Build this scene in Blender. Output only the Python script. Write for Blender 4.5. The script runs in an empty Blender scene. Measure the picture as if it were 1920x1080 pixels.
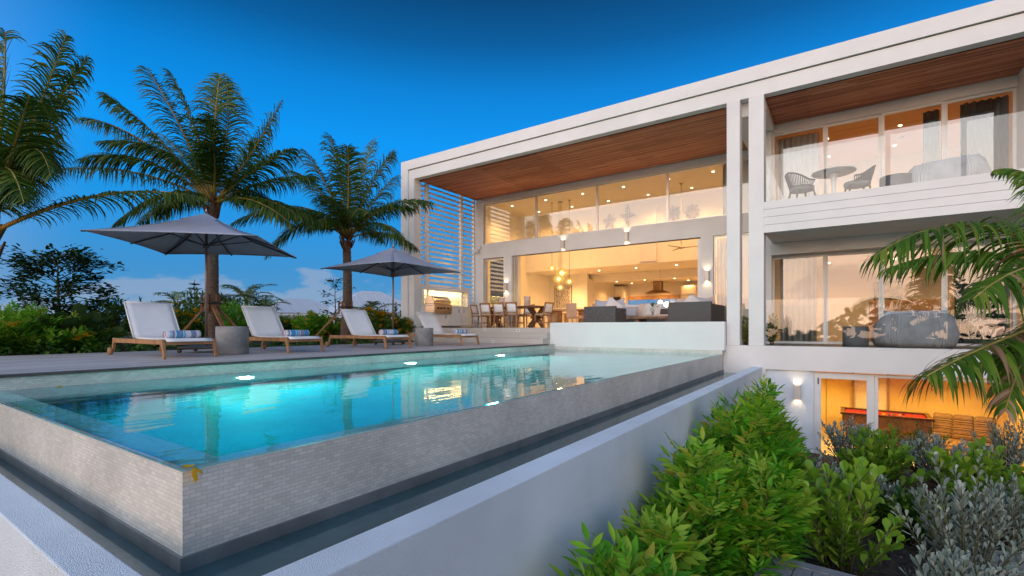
import bpy, math, random
import numpy as np
from mathutils import Vector, Matrix
rnd = random.Random(7)
R = math.radians
sc = bpy.context.scene
COL = sc.collection
# ---------------------------------------------------------------- camera
cam = bpy.data.cameras.new('camera'); cam_o = bpy.data.objects.new('camera', cam); COL.objects.link(cam_o)
cam.sensor_width = 36; cam.lens = 913.7/1920*36; cam.shift_y = 74/1920
cam.clip_start = .05; cam.clip_end = 3000
cam_o.location = (0, 0, .63); cam_o.rotation_euler = (R(90), 0, R(34.3))
sc.camera = cam_o
# ---------------------------------------------------------------- dusk sky
SUN_EL, SUN_AZ = R(9), R(179)      # the glow is behind the viewer
wd = bpy.data.worlds.new('World'); sc.world = wd; wd.use_nodes = True
nt = wd.node_tree; N = nt.nodes; L = nt.links; N.clear()
def nd(t, **k):
    n = N.new(t)
    for a, b in k.items(): setattr(n, a, b)
    return n
def ramp_of(tree, stops, interp='EASE'):
    r = tree.nodes.new('ShaderNodeValToRGB'); e = r.color_ramp; e.interpolation = interp
    while len(e.elements) < len(stops): e.elements.new(1)
    for el, (p, c) in zip(e.elements, stops): el.position = p; el.color = (*c, 1)
    return r
tc = nd('ShaderNodeTexCoord'); sep = nd('ShaderNodeSeparateXYZ'); L.new(tc.outputs['Generated'], sep.inputs[0])
def math_n(op, a, b=None, c=None, clamp=False):
    m = nd('ShaderNodeMath', operation=op, use_clamp=clamp)
    for i, v in enumerate((a, b, c)):
        if v is None: continue
        if isinstance(v, (int, float)): m.inputs[i].default_value = v
        else: L.new(v, m.inputs[i])
    return m.outputs[0]
z = sep.outputs['Z']
east = ramp_of(nt, [(0, (.10, .30, .56)), (.10, (.045, .28, .62)), (.22, (.006, .30, .80)), (.34, (0, .31, .92)), (.43, (0, .22, .68)), (.50, (0, .11, .35)), (.58, (0, .045, .15)), (1, (.02, .08, .22))], 'LINEAR')
west = ramp_of(nt, [(0, (3.0, 1.35, .55)), (.07, (3.2, 1.85, 1.0)), (.16, (2.6, 2.05, 1.6)), (.3, (1.55, 1.7, 1.8)), (.5, (.85, 1.2, 1.62)), (1, (.28, .50, .92))], 'LINEAR')
L.new(z, east.inputs[0]); L.new(z, west.inputs[0])
dot = math_n('ADD', math_n('MULTIPLY', sep.outputs['X'], math.sin(SUN_AZ)), math_n('MULTIPLY', sep.outputs['Y'], math.cos(SUN_AZ)))
wfac = nd('ShaderNodeMapRange', interpolation_type='SMOOTHSTEP'); wfac.inputs['From Min'].default_value = -.28; wfac.inputs['From Max'].default_value = .8
L.new(dot, wfac.inputs['Value'])
mix1 = nd('ShaderNodeMix', data_type='RGBA'); L.new(wfac.outputs[0], mix1.inputs['Factor']); L.new(east.outputs[0], mix1.inputs['A']); L.new(west.outputs[0], mix1.inputs['B'])
# clouds: low cumulus along the horizon, thin streaks in the sunset
mp = nd('ShaderNodeMapping'); mp.inputs['Scale'].default_value = (6.5, 6.5, 17); L.new(tc.outputs['Generated'], mp.inputs[0])
cn = nd('ShaderNodeTexNoise'); cn.inputs['Scale'].default_value = 1; cn.inputs['Detail'].default_value = 7; cn.inputs['Roughness'].default_value = .52; L.new(mp.outputs[0], cn.inputs['Vector'])
hfall = nd('ShaderNodeMapRange'); L.new(z, hfall.inputs['Value'])
for k, v in (('From Min', .02), ('From Max', .17), ('To Min', .12), ('To Max', -.28)): hfall.inputs[k].default_value = v
cm = nd('ShaderNodeMapRange', interpolation_type='SMOOTHSTEP'); cm.inputs['From Min'].default_value = .47; cm.inputs['From Max'].default_value = .56
L.new(math_n('ADD', cn.outputs[0], hfall.outputs[0]), cm.inputs['Value'])
cc = nd('ShaderNodeMix', data_type='RGBA'); L.new(wfac.outputs[0], cc.inputs['Factor']); cc.inputs['A'].default_value = (.31, .40, .55, 1); cc.inputs['B'].default_value = (1.2, .7, .5, 1)
mix2 = nd('ShaderNodeMix', data_type='RGBA'); L.new(math_n('MULTIPLY', cm.outputs[0], .62), mix2.inputs['Factor']); L.new(mix1.outputs['Result'], mix2.inputs['A']); L.new(cc.outputs['Result'], mix2.inputs['B'])
sky = nd('ShaderNodeTexSky', sky_type='NISHITA', sun_disc=False); sky.sun_elevation = SUN_EL; sky.sun_rotation = SUN_AZ
bg1 = nd('ShaderNodeBackground'); bg1.inputs['Strength'].default_value = .004; L.new(sky.outputs[0], bg1.inputs['Color'])
bg2 = nd('ShaderNodeBackground'); bg2.inputs['Strength'].default_value = 1.0; L.new(mix2.outputs['Result'], bg2.inputs['Color'])
ad = nd('ShaderNodeAddShader'); L.new(bg1.outputs[0], ad.inputs[0]); L.new(bg2.outputs[0], ad.inputs[1])
wo = nd('ShaderNodeOutputWorld'); L.new(ad.outputs[0], wo.inputs['Surface'])
# ---------------------------------------------------------------- the after-glow of the sun
sun = bpy.data.lights.new('sun', 'SUN'); sun.energy = 1.3; sun.angle = R(60); sun.color = (1, .785, .71)
sun_o = bpy.data.objects.new('sun', sun); COL.objects.link(sun_o)
sd = Vector((math.sin(SUN_AZ)*math.cos(R(14)), math.cos(SUN_AZ)*math.cos(R(14)), math.sin(R(14))))
sun_o.rotation_euler = (-sd).to_track_quat('-Z', 'Y').to_euler()
# ---------------------------------------------------------------- exposure and sampling
sc.view_settings.view_transform = 'Standard'; sc.view_settings.look = 'None'; sc.view_settings.exposure = 0; sc.view_settings.gamma = 1
sc.render.engine = 'CYCLES'
cy = sc.cycles
cy.max_bounces = 9; cy.diffuse_bounces = 4; cy.glossy_bounces = 4; cy.transmission_bounces = 6; cy.transparent_max_bounces = 16
cy.sample_clamp_indirect = 5; cy.use_denoising = True
try: cy.denoiser = 'OPENIMAGEDENOISE'
except Exception: pass
cy.caustics_reflective = False; cy.use_light_tree = True

# ================================================================ helpers
def tag(o, label=None, cat=None, group=None, kind=None):
    if label: o['label'] = label
    if cat: o['category'] = cat
    if group: o['group'] = group
    if kind: o['kind'] = kind
    return o
def T(name, label, cat, loc=(0, 0, 0), rz=0, group=None):
    o = bpy.data.objects.new(name, None); COL.objects.link(o); o.location = loc; o.rotation_euler = (0, 0, rz)
    return tag(o, label, cat, group)
def copy_tree(o, parent=None):
    c = o.copy(); COL.objects.link(c); c.parent = parent
    for ch in o.children: copy_tree(ch, c)
    return c
def mesh_from(name, V, Fs, uvs=True):
    me = bpy.data.meshes.new(name)
    me.from_pydata([tuple(v) for v in V], [], Fs)
    if uvs:
        uv = me.uv_layers.new(name='UVMap')
        for p in me.polygons:
            n = p.normal; a = max(range(3), key=lambda i: abs(n[i]))
            for li in p.loop_indices:
                c = me.vertices[me.loops[li].vertex_index].co
                uv.data[li].uv = (c.y, c.z) if a == 0 else (c.x, c.z) if a == 1 else (c.x, c.y)
    return me
class MB:
    def __init__(s): s.v = []; s.f = []; s.m = []; s.mi = 0; s.sm = []; s.smooth = False
    def add(s, V, Fs):
        b = len(s.v); s.v += [Vector(v) for v in V]
        for f in Fs: s.f.append([i+b for i in f]); s.m.append(s.mi); s.sm.append(s.smooth)
        return s
    def box(s, x0, x1, y0, y1, z0, z1):
        x0, x1 = sorted((x0, x1)); y0, y1 = sorted((y0, y1)); z0, z1 = sorted((z0, z1))
        return s.add([(x0,y0,z0),(x1,y0,z0),(x1,y1,z0),(x0,y1,z0),(x0,y0,z1),(x1,y0,z1),(x1,y1,z1),(x0,y1,z1)],
                     [(0,3,2,1),(4,5,6,7),(0,1,5,4),(1,2,6,5),(2,3,7,6),(3,0,4,7)])
    def bar(s, p, q, w, h, up=(0,0,1), w2=None, h2=None):
        p, q = Vector(p), Vector(q); d = (q-p).normalized(); u = Vector(up)
        a = d.cross(u)
        if a.length < 1e-4: a = d.cross(Vector((1,0,0)))
        a.normalize(); b = a.cross(d); V = []
        for c, ww, hh in ((p, w, h), (q, w2 or w, h2 or h)):
            for i, j in ((-1,-1),(1,-1),(1,1),(-1,1)): V.append(c+a*(i*ww/2)+b*(j*hh/2))
        return s.add(V, [(0,1,2,3),(7,6,5,4),(0,4,5,1),(1,5,6,2),(2,6,7,3),(3,7,4,0)])
    def tube(s, pts, rad, n=8, caps=True):
        pts = [Vector(p) for p in pts]; k = len(pts)
        if isinstance(rad, (int, float)): rad = [rad]*k
        V = []; a = None
        for i, p in enumerate(pts):
            d = (pts[min(i+1, k-1)]-pts[max(i-1, 0)]).normalized()
            if a is None: a = d.cross(Vector((0,0,1))) if abs(d.z) < .95 else d.cross(Vector((1,0,0)))
            a = (a-d*a.dot(d)).normalized(); b = d.cross(a)
            for j in range(n):
                t = 2*math.pi*j/n; V.append(p+(a*math.cos(t)+b*math.sin(t))*rad[i])
        Fs = [(i*n+j, i*n+(j+1)%n, (i+1)*n+(j+1)%n, (i+1)*n+j) for i in range(k-1) for j in range(n)]
        o = s.smooth; s.smooth = True; s.add(V, Fs); s.smooth = o
        if caps: 
            b0 = len(s.v)-len(V)
            for f in (list(range(n))[::-1], [(k-1)*n+j for j in range(n)]): s.f.append([b0+i for i in f]); s.m.append(s.mi); s.sm.append(False)
        return s
    def lathe(s, prof, c=(0,0,0), n=24, axis='z'):
        V = []; k = len(prof)
        for r, zz in prof:
            for j in range(n):
                t = 2*math.pi*j/n; x, y = r*math.cos(t), r*math.sin(t)
                p = (x, y, zz) if axis == 'z' else (zz, x, y) if axis == 'x' else (y, zz, x)
                V.append((c[0]+p[0], c[1]+p[1], c[2]+p[2]))
        Fs = [(i*n+j, i*n+(j+1)%n, (i+1)*n+(j+1)%n, (i+1)*n+j) for i in range(k-1) for j in range(n)]
        o = s.smooth; s.smooth = True; s.add(V, Fs); s.smooth = o
        b0 = len(s.v)-len(V)
        for f in (list(range(n))[::-1], [(k-1)*n+j for j in range(n)]): s.f.append([b0+i for i in f]); s.m.append(s.mi); s.sm.append(False)
        return s
    def grid(s, fn, nu, nv):
        V = [fn(i/(nu-1), j/(nv-1)) for j in range(nv) for i in range(nu)]
        return s.add(V, [(j*nu+i, j*nu+i+1, (j+1)*nu+i+1, (j+1)*nu+i) for j in range(nv-1) for i in range(nu-1)])
    def build(s, name, mats, parent=None, bev=0, smooth=None, seg=2, solid=0, subs=0):
        me = mesh_from(name, s.v, s.f)
        for m in (mats if isinstance(mats, (list, tuple)) else [mats]): me.materials.append(m)
        for p, mi, sm in zip(me.polygons, s.m, s.sm): p.material_index = mi; p.use_smooth = sm if smooth is None else smooth
        o = bpy.data.objects.new(name, me); COL.objects.link(o); o.parent = parent
        if solid: md = o.modifiers.new('thick', 'SOLIDIFY'); md.thickness = solid; md.offset = 0
        if bev: md = o.modifiers.new('edge', 'BEVEL'); md.width = bev; md.segments = seg; md.limit_method = 'ANGLE'; md.angle_limit = R(40)
        if subs: md = o.modifiers.new('round', 'SUBSURF'); md.levels = subs; md.render_levels = subs
        return o
def box_o(name, m, dims, parent=None, bev=0): return MB().box(*dims).build(name, m, parent, bev)
def lamp(name, kind, loc, energy, color, radius=.05, parent=None, rot=None, spot=None, blend=.6, size=None, size_y=None):
    l = bpy.data.lights.new(name, kind); l.energy = energy; l.color = color
    if kind in ('POINT', 'SPOT'): l.shadow_soft_size = radius
    if kind == 'SPOT': l.spot_size = R(spot or 120); l.spot_blend = blend
    if kind == 'AREA':
        l.size = size or .5
        if size_y: l.shape = 'RECTANGLE'; l.size_y = size_y
    o = bpy.data.objects.new(name, l); COL.objects.link(o); o.location = loc; o.parent = parent
    if rot: o.rotation_euler = rot
    return o
# ================================================================ materials
class NT:
    def __init__(s, name):
        s.m = bpy.data.materials.new(name); s.m.use_nodes = True; s.t = s.m.node_tree; s.n = s.t.nodes; s.n.clear()
        s.out = s.n.new('ShaderNodeOutputMaterial')
    def __call__(s, t, ins=None, **k):
        n = s.n.new(t)
        for a, b in k.items(): setattr(n, a, b)
        for a, b in (ins or {}).items():
            if hasattr(b, 'is_linked') or hasattr(b, 'links'): s.t.links.new(b, n.inputs[a])
            else: n.inputs[a].default_value = b
        return n
    def link(s, a, b): s.t.links.new(a, b)
def c4(c): return (*c, 1)
def mat(name, col, rough=.5, metal=0, var=.12, vscale=4, bump=0, bscale=60, col2=None, spec=.5, stretch=(1,1,1), coords='Object', island=False, detail=4, sheen=0):
    s = NT(name); t = s('ShaderNodeTexCoord'); mp = s('ShaderNodeMapping', {'Vector': t.outputs[coords], 'Scale': stretch})
    n1 = s('ShaderNodeTexNoise', {'Vector': mp.outputs[0], 'Scale': vscale, 'Detail': detail})
    c2 = col2 or tuple(x*(1-var*2.2) for x in col); c1 = col if col2 else tuple(min(1, x*(1+var)) for x in col)
    mr = s('ShaderNodeMapRange', {'Value': n1.outputs[0], 'From Min': .3, 'From Max': .7})
    fac = mr.outputs[0]
    if island:
        g = s('ShaderNodeNewGeometry'); av = s('ShaderNodeMath', {0: fac, 1: g.outputs['Random Per Island']}, operation='ADD'); fac = s('ShaderNodeMath', {0: av.outputs[0], 1: .5}, operation='MULTIPLY').outputs[0]
    mx = s('ShaderNodeMix', {'Factor': fac, 'A': c4(c2), 'B': c4(c1)}, data_type='RGBA')
    b = s('ShaderNodeBsdfPrincipled', {'Base Color': mx.outputs['Result'], 'Roughness': rough, 'Metallic': metal, 'Specular IOR Level': spec})
    if bump:
        n2 = s('ShaderNodeTexNoise', {'Vector': mp.outputs[0], 'Scale': bscale, 'Detail': 3})
        bp = s('ShaderNodeBump', {'Height': n2.outputs[0], 'Strength': bump, 'Distance': .01}); s.link(bp.outputs[0], b.inputs['Normal'])
    s.link(b.outputs[0], s.out.inputs[0]); return s.m
def emit(name, col, st):
    s = NT(name); e = s('ShaderNodeEmission', {'Color': c4(col), 'Strength': st}); s.link(e.outputs[0], s.out.inputs[0]); return s.m
def leafmat(name, a, b, tip=None, trans=.28, rough=.6):
    s = NT(name); g = s('ShaderNodeNewGeometry')
    stops = [(0, a), (.75, b)] + ([(1, tip)] if tip else [(1, b)])
    r = ramp_of(s.t, stops, 'LINEAR'); s.link(g.outputs['Random Per Island'], r.inputs[0])
    p = s('ShaderNodeBsdfPrincipled', {'Base Color': r.outputs[0], 'Roughness': rough, 'Specular IOR Level': .25})
    tr = s('ShaderNodeBsdfTranslucent', {'Color': r.outputs[0]})
    mx = s('ShaderNodeMixShader', {0: trans, 1: p.outputs[0], 2: tr.outputs[0]}); s.link(mx.outputs[0], s.out.inputs[0]); return s.m
def glassmat(name, tint=(.96,.98,.98), ior=1.75, rough=0.0):
    s = NT(name); gb = s('ShaderNodeNewGeometry'); io = s('ShaderNodeMapRange', {'Value': gb.outputs['Backfacing'], 'To Min': ior, 'To Max': 1/ior}); f = s('ShaderNodeFresnel', {'IOR': io.outputs[0]}); t = s('ShaderNodeBsdfTransparent', {'Color': c4(tint)}); g = s('ShaderNodeBsdfGlossy', {'Color': (1,1,1,1), 'Roughness': rough})
    mx = s('ShaderNodeMixShader', {0: f.outputs[0], 1: t.outputs[0], 2: g.outputs[0]}); s.link(mx.outputs[0], s.out.inputs[0]); return s.m
def tilemat(name, a, b, mortar, w, h, gap, rough=.4, bump=.4):
    s = NT(name); t = s('ShaderNodeTexCoord')
    br = s('ShaderNodeTexBrick', {'Vector': t.outputs['UV'], 'Color1': c4(a), 'Color2': c4(b), 'Mortar': c4(mortar), 'Scale': 1, 'Mortar Size': gap, 'Mortar Smooth': .3, 'Bias': 0, 'Brick Width': w, 'Row Height': h})
    n = s('ShaderNodeTexNoise', {'Vector': t.outputs['UV'], 'Scale': 1.7, 'Detail': 6}); mr = s('ShaderNodeMapRange', {'Value': n.outputs[0], 'From Min': .3, 'From Max': .7, 'To Min': .8, 'To Max': 1.1})
    mx = s('ShaderNodeMix', {'Factor': 1, 'A': br.outputs['Color'], 'B': mr.outputs[0]}, data_type='RGBA', blend_type='MULTIPLY')
    bp = s('ShaderNodeBump', {'Height': br.outputs['Fac'], 'Strength': bump, 'Distance': .002}); bp.invert = True
    b_ = s('ShaderNodeBsdfPrincipled', {'Base Color': mx.outputs['Result'], 'Roughness': rough, 'Normal': bp.outputs[0]}); s.link(b_.outputs[0], s.out.inputs[0]); return s.m
def plankmat(name, cols, w, gap, along='y', rough=.6, grain=30, gapcol=(.03,.025,.02), bump=.3, coords='UV'):
    """boards laid side by side; ALONG names the UV axis the boards run along"""
    s = NT(name); t = s('ShaderNodeTexCoord'); sp = s('ShaderNodeSeparateXYZ', {0: t.outputs[coords]})
    ax, al = ('X', 'Y') if along == 'y' else ('Y', 'X')
    q = s('ShaderNodeMath', {0: sp.outputs[ax], 1: w}, operation='DIVIDE'); fl = s('ShaderNodeMath', {0: q.outputs[0]}, operation='FLOOR'); fr = s('ShaderNodeMath', {0: q.outputs[0]}, operation='FRACT')
    wn = s('ShaderNodeTexWhiteNoise', {'W': fl.outputs[0]}, noise_dimensions='1D')
    off = s('ShaderNodeMath', {0: wn.outputs[0], 1: 17.0}, operation='MULTIPLY')
    cb = s('ShaderNodeCombineXYZ', {'X': sp.outputs[ax], 'Y': s('ShaderNodeMath', {0: sp.outputs[al], 1: off.outputs[0]}, operation='ADD').outputs[0]})
    mp = s('ShaderNodeMapping', {'Vector': cb.outputs[0], 'Scale': (grain, grain*.04, 1)})
    gr = s('ShaderNodeTexNoise', {'Vector': mp.outputs[0], 'Scale': 1, 'Detail': 6, 'Roughness': .6})
    seg = s('ShaderNodeMath', {0: s('ShaderNodeMath', {0: s('ShaderNodeMath', {0: sp.outputs[al], 1: off.outputs[0]}, operation='ADD').outputs[0], 1: 2.4}, operation='DIVIDE').outputs[0]}, operation='FLOOR')
    wn2 = s('ShaderNodeTexWhiteNoise', {'Vector': s('ShaderNodeCombineXYZ', {'X': fl.outputs[0], 'Y': seg.outputs[0]}).outputs[0]}, noise_dimensions='2D')
    f = s('ShaderNodeMath', {0: s('ShaderNodeMath', {0: gr.outputs[0], 1: .75}, operation='MULTIPLY').outputs[0], 1: s('ShaderNodeMath', {0: wn2.outputs[0], 1: .45}, operation='MULTIPLY').outputs[0]}, operation='ADD')
    rp = ramp_of(s.t, [(.2, cols[0]), (.55, cols[1]), (.9, cols[2])], 'LINEAR'); s.link(f.outputs[0], rp.inputs[0])
    e = s('ShaderNodeMath', {0: s('ShaderNodeMath', {0: fr.outputs[0], 1: .5}, operation='SUBTRACT').outputs[0]}, operation='ABSOLUTE')
    gp = s('ShaderNodeMath', {0: e.outputs[0], 1: .5-gap/w/2}, operation='GREATER_THAN')
    mx = s('ShaderNodeMix', {'Factor': gp.outputs[0], 'A': rp.outputs[0], 'B': c4(gapcol)}, data_type='RGBA')
    hb = s('ShaderNodeMath', {0: gr.outputs[0], 1: gp.outputs[0]}, operation='SUBTRACT')
    bp = s('ShaderNodeBump', {'Height': hb.outputs[0], 'Strength': bump, 'Distance': .004})
    b_ = s('ShaderNodeBsdfPrincipled', {'Base Color': mx.outputs['Result'], 'Roughness': rough, 'Normal': bp.outputs[0]}); s.link(b_.outputs[0], s.out.inputs[0]); return s.m
def watermat(name, absorb, dens, rough=.01, bump=.1, scale=2.5, stretch=(1,1,1)):
    s = NT(name); t = s('ShaderNodeTexCoord'); mp = s('ShaderNodeMapping', {'Vector': t.outputs['Object'], 'Scale': stretch})
    n = s('ShaderNodeTexNoise', {'Vector': mp.outputs[0], 'Scale': scale, 'Detail': 3, 'Roughness': .5}); bp = s('ShaderNodeBump', {'Height': n.outputs[0], 'Strength': bump, 'Distance': .05})
    g = s('ShaderNodeBsdfGlass', {'Color': (1,1,1,1), 'Roughness': rough, 'IOR': 1.33, 'Normal': bp.outputs[0]}); s.link(g.outputs[0], s.out.inputs['Surface'])
    v = s('ShaderNodeVolumeAbsorption', {'Color': c4(absorb), 'Density': dens}); s.link(v.outputs[0], s.out.inputs['Volume']); return s.m
M = {}
M['white'] = mat('white_render', (.74,.735,.72), .75, var=.03, vscale=1.2, bump=.25, bscale=140)
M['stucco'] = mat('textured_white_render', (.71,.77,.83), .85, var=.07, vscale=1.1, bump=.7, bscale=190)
M['trim'] = mat('white_painted_metal', (.74,.73,.71), .35, var=.02)
M['inner'] = mat('interior_plaster', (.74,.70,.63), .8, var=.02)
M['ceil'] = mat('interior_ceiling_plaster', (.70,.65,.57), .85, var=.02)
M['joinery'] = mat('white_lacquer_joinery', (.70,.66,.6), .3, var=.02)
M['floor'] = tilemat('stone_floor', (.55,.5,.44), (.5,.46,.4), (.35,.32,.28), .9, .9, .004, .35, .1)
M['step'] = plankmat('pale_composite_boards', [(.36,.33,.3), (.45,.42,.38), (.52,.49,.45)], .155, .004, 'x', .6, 25, (.15,.13,.12), .15)
M['tile'] = tilemat('cream_mosaic_tile', (.74,.70,.63), (.60,.57,.51), (.48,.46,.42), .048, .0195, .0016, .35, .5)
M['pooltile'] = tilemat('pale_blue_mosaic_tile', (.12,.52,.58), (.09,.45,.52), (.2,.5,.53), .048, .0195, .0016, .4, .2)
M['ledge'] = tilemat('pool_lit_ledge_tile', (.16,.66,.68), (.12,.56,.60), (.3,.62,.62), .048, .0195, .0016, .35, .2)  # turquoise of the pool light on the ledge is put into the tile colour
M['deck'] = plankmat('weathered_hardwood_deck', [(.33,.285,.265), (.47,.41,.385), (.60,.54,.51)], .14, .009, 'y', .6, 34)
M['nosing'] = mat('dark_deck_nosing', (.09,.07,.06), .6, var=.2)
M['soffit'] = plankmat('red_cedar_slats', [(.12,.038,.02), (.42,.125,.065), (.70,.32,.19)], .07, .0, 'x', .55, 22, (.02,.01,.008), .2)
M['soffit_back'] = mat('dark_soffit_lining', (.05,.022,.014), .8)
M['pool_water'] = watermat('pool_water', (.003,.88,.93), .72, .0, .10, 2.2, (1.6, .5, 1))
M['glass'] = glassmat('window_glass')
M['glass_rail'] = glassmat('balustrade_glass', (.96,.985,.985), 1.5)
M['alu'] = mat('brushed_aluminium', (.62,.6,.57), .35, .6, var=.03)
M['teak'] = mat('teak', (.36,.18,.075), .55, var=.18, vscale=7, stretch=(1,1,1), bump=.15, bscale=80, detail=8)
M['darkwood'] = mat('dark_timber', (.16,.07,.032), .5, var=.25, vscale=6, bump=.1)
M['rawwood'] = mat('rough_brown_timber', (.24,.13,.07), .7, var=.25, vscale=9, bump=.3)
M['sling'] = mat('white_mesh_sling', (.84,.84,.85), .7, var=.03, bump=.3, bscale=500)
M['umb'] = mat('grey_canopy_fabric', (.34,.36,.44), .9, var=.03, bump=.15, bscale=6)
M['pole'] = mat('bronze_anodised_pole', (.24,.17,.14), .4, .5, var=.05)
M['rib'] = mat('dark_grey_metal', (.07,.07,.08), .5, .3)
M['concrete'] = mat('grey_concrete', (.25,.245,.24), .7, var=.16, vscale=5, bump=.2, bscale=60)
M['darkconc'] = mat('dark_concrete', (.11,.11,.115), .6, var=.1, vscale=6)
M['steel'] = mat('stainless_steel', (.55,.5,.44), .25, 1, var=.04)
M['hood'] = mat('dark_bronze_steel', (.22,.13,.07), .3, .7)
M['black'] = mat('black_plastic', (.02,.02,.02), .4)
M['wicker'] = mat('grey_wicker', (.11,.10,.098), .7, var=.3, vscale=60, bump=.9, bscale=150, detail=2)
M['cush'] = mat('white_outdoor_cushion', (.68,.62,.57), .9, var=.04, bump=.25, bscale=9)
M['pinkcush'] = mat('blush_stripe_cushion', (.6,.46,.38), .9, var=.08)
M['greycush'] = mat('soft_grey_cushion', (.42,.41,.44), .9, var=.06)
M['linen'] = mat('beige_linen', (.5,.36,.26), .9, var=.06)
M['paleoak'] = mat('pale_oak', (.42,.26,.15), .5, var=.15, vscale=7)
M['sofa'] = mat('ribbed_grey_rope', (.2,.2,.205), .85, var=.1)
M['soil'] = mat('dark_garden_soil', (.07,.05,.04), .95, var=.4, vscale=14, bump=1, bscale=40)
M['grassy'] = mat('rough_ground', (.06,.09,.03), .95, var=.4, vscale=3, bump=1, bscale=20)
M['curtain'] = mat('sheer_curtain', (.55,.52,.47), .9, var=.05)
M['darkcurtain'] = mat('dark_green_curtain', (.06,.075,.07), .9, var=.1)
M['beltgrey'] = mat('grey_weathered_boards', (.22,.225,.24), .7, var=.2, vscale=20, stretch=(1,9,1), bump=.3)
M['sconce'] = mat('pale_metal_lamp_body', (.6,.55,.5), .4, .2, var=.02)
WARM = (1, .50, .155)
M['glow'] = emit('warm_lamp_glow', (1,.72,.38), 14)
M['spot'] = emit('downlight_glow', (1,.8,.5), 12)
gs = NT('amber_globe_glass'); ge = gs('ShaderNodeEmission', {'Color': (1,.62,.16,1), 'Strength': 1.0}); gt = gs('ShaderNodeBsdfTransparent', {'Color': (1,.85,.5,1)}); gx = gs('ShaderNodeMixShader', {0: .5, 1: ge.outputs[0], 2: gt.outputs[0]}); gs.link(gx.outputs[0], gs.out.inputs[0]); M['globe'] = gs.m
M['bulb'] = emit('pendant_bulb_glow', (1,.82,.5), 5)
# ================================================================ survey: a sight line from the camera meets a plane
_ca, _sa = math.cos(R(34.3)), math.sin(R(34.3))
def _ray(px, py):
    u = (px-960)/913.7; return (u*_ca-_sa, _ca+u*_sa, (614-py)/913.7)
def onY(px, py, Y): r = _ray(px, py); t = Y/r[1]; return Vector((r[0]*t, Y, .63+r[2]*t))
def onX(px, py, X): r = _ray(px, py); t = X/r[0]; return Vector((X, r[1]*t, .63+r[2]*t))
def onZ(px, py, Z): r = _ray(px, py); t = (Z-.63)/r[2]; return Vector((r[0]*t, r[1]*t, Z))
def atD(px, py, d): r = _ray(px, py); return Vector((r[0]*d, r[1]*d, .63+r[2]*d))
# ================================================================ ground, sea, planting beds
GZ = -2.15
def sheet(name, m, x0, x1, y0, y1, zz, amp=0, n=2, seed=0):
    rr = random.Random(seed)
    mb = MB().grid(lambda u, v: (x0+(x1-x0)*u, y0+(y1-y0)*v, zz+rr.uniform(-amp, amp)), n, n)
    o = mb.build(name, m, smooth=True); o['kind'] = 'structure'; return o
sheet('ground', M['grassy'], -260, 200, -200, 260, GZ-1.2)
sheet('garden_soil', M['soil'], -1.6, 14, -4, 12.7, GZ, .035, 60, 3)
seam = mat('evening_sea', (.02,.11,.22), .15, var=.1, vscale=.3, bump=.3, bscale=2)
sea = sheet('sea', seam, -1800, -262, -1500, 1800, -3.2)
bed = MB().grid(lambda u, v: (-11.7-26*u, -8+34*v, .06+.06*math.sin(40*u*v+9*u)), 30, 30).build('planting_bed', M['soil'], smooth=True); bed['kind'] = 'structure'
deck_o = box_o('pool_deck', [M['deck']], (-11.7, -7.0, -6, 12.0, .0, .15)); deck_o['kind'] = 'structure'
# ================================================================ swimming pool
pool = T('swimming_pool', 'infinity pool with cream mosaic walls and turquoise water beside the deck', 'swimming pool', (-4.7, 6.7, 0))
def pp(name, m, dims): 
    x0, x1, y0, y1, z0, z1 = dims
    o = box_o(name, m, (x0+4.7, x1+4.7, y0-6.7, y1-6.7, z0, z1), pool); return o
pp('infinity_wall', M['tile'], (-2.45, -2.42, .96, 12.55, -.62, -.012))
pp('end_wall', M['tile'], (-7.4, -2.4502, .96, .985, -.62, -.012))
pp('ledge', M['ledge'], (-2.56, -2.4505, .9855, 12.55, -.06, -.028))
pp('ledge', M['ledge'], (-7.4, -2.5605, .9855, 1.17, -.06, -.032))
pp('basin_side', M['pooltile'], (-2.555, -2.4505, .9855, 12.55, -2.1, -.04))
pp('basin_end', M['pooltile'], (-7.4, -2.5605, .9855, 1.165, -2.1, -.04))
pp('basin_floor', M['pooltile'], (-7.4, -2.42, .97, 12.55, -2.2, -1.45))
pp('back_wall', M['tile'], (-7.4, -6.95, -5, 12.55, -.05, .148))
pp('basin_back', M['pooltile'], (-7.4, -6.92, .97, 12.55, -2.1, -.0495))
pp('basin_far_wall', M['pooltile'], (-6.92, -2.56, 12.38, 12.55, -2.1, -.02))
n_ = pp('deck_edge_board', M['nosing'], (-7.06, -6.925, -6, 12.0, .128, .1545))
for k, yy in enumerate((3.5, 6.6, 9.55)):
    mb = MB().lathe([(.10, 0), (.10, .03)], (-6.92+4.7, yy-6.7, -.62), 16, 'x'); f = mb.build('pool_light', emit('pool_lamp_glow%d' % k, (1, .98, .75), 14), pool)
    lamp('pool_lamp', 'SPOT', (-6.84+4.7, yy-6.7, -.62), 420, (.8, 1, .75), .09, pool, rot=(0, R(-80), 0), spot=165, blend=.7)
w = MB().box(-6.935, -2.425, .965, 12.375, -1.5, -.002).build('pool_water', M['pool_water']); w['kind'] = 'structure'
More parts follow.
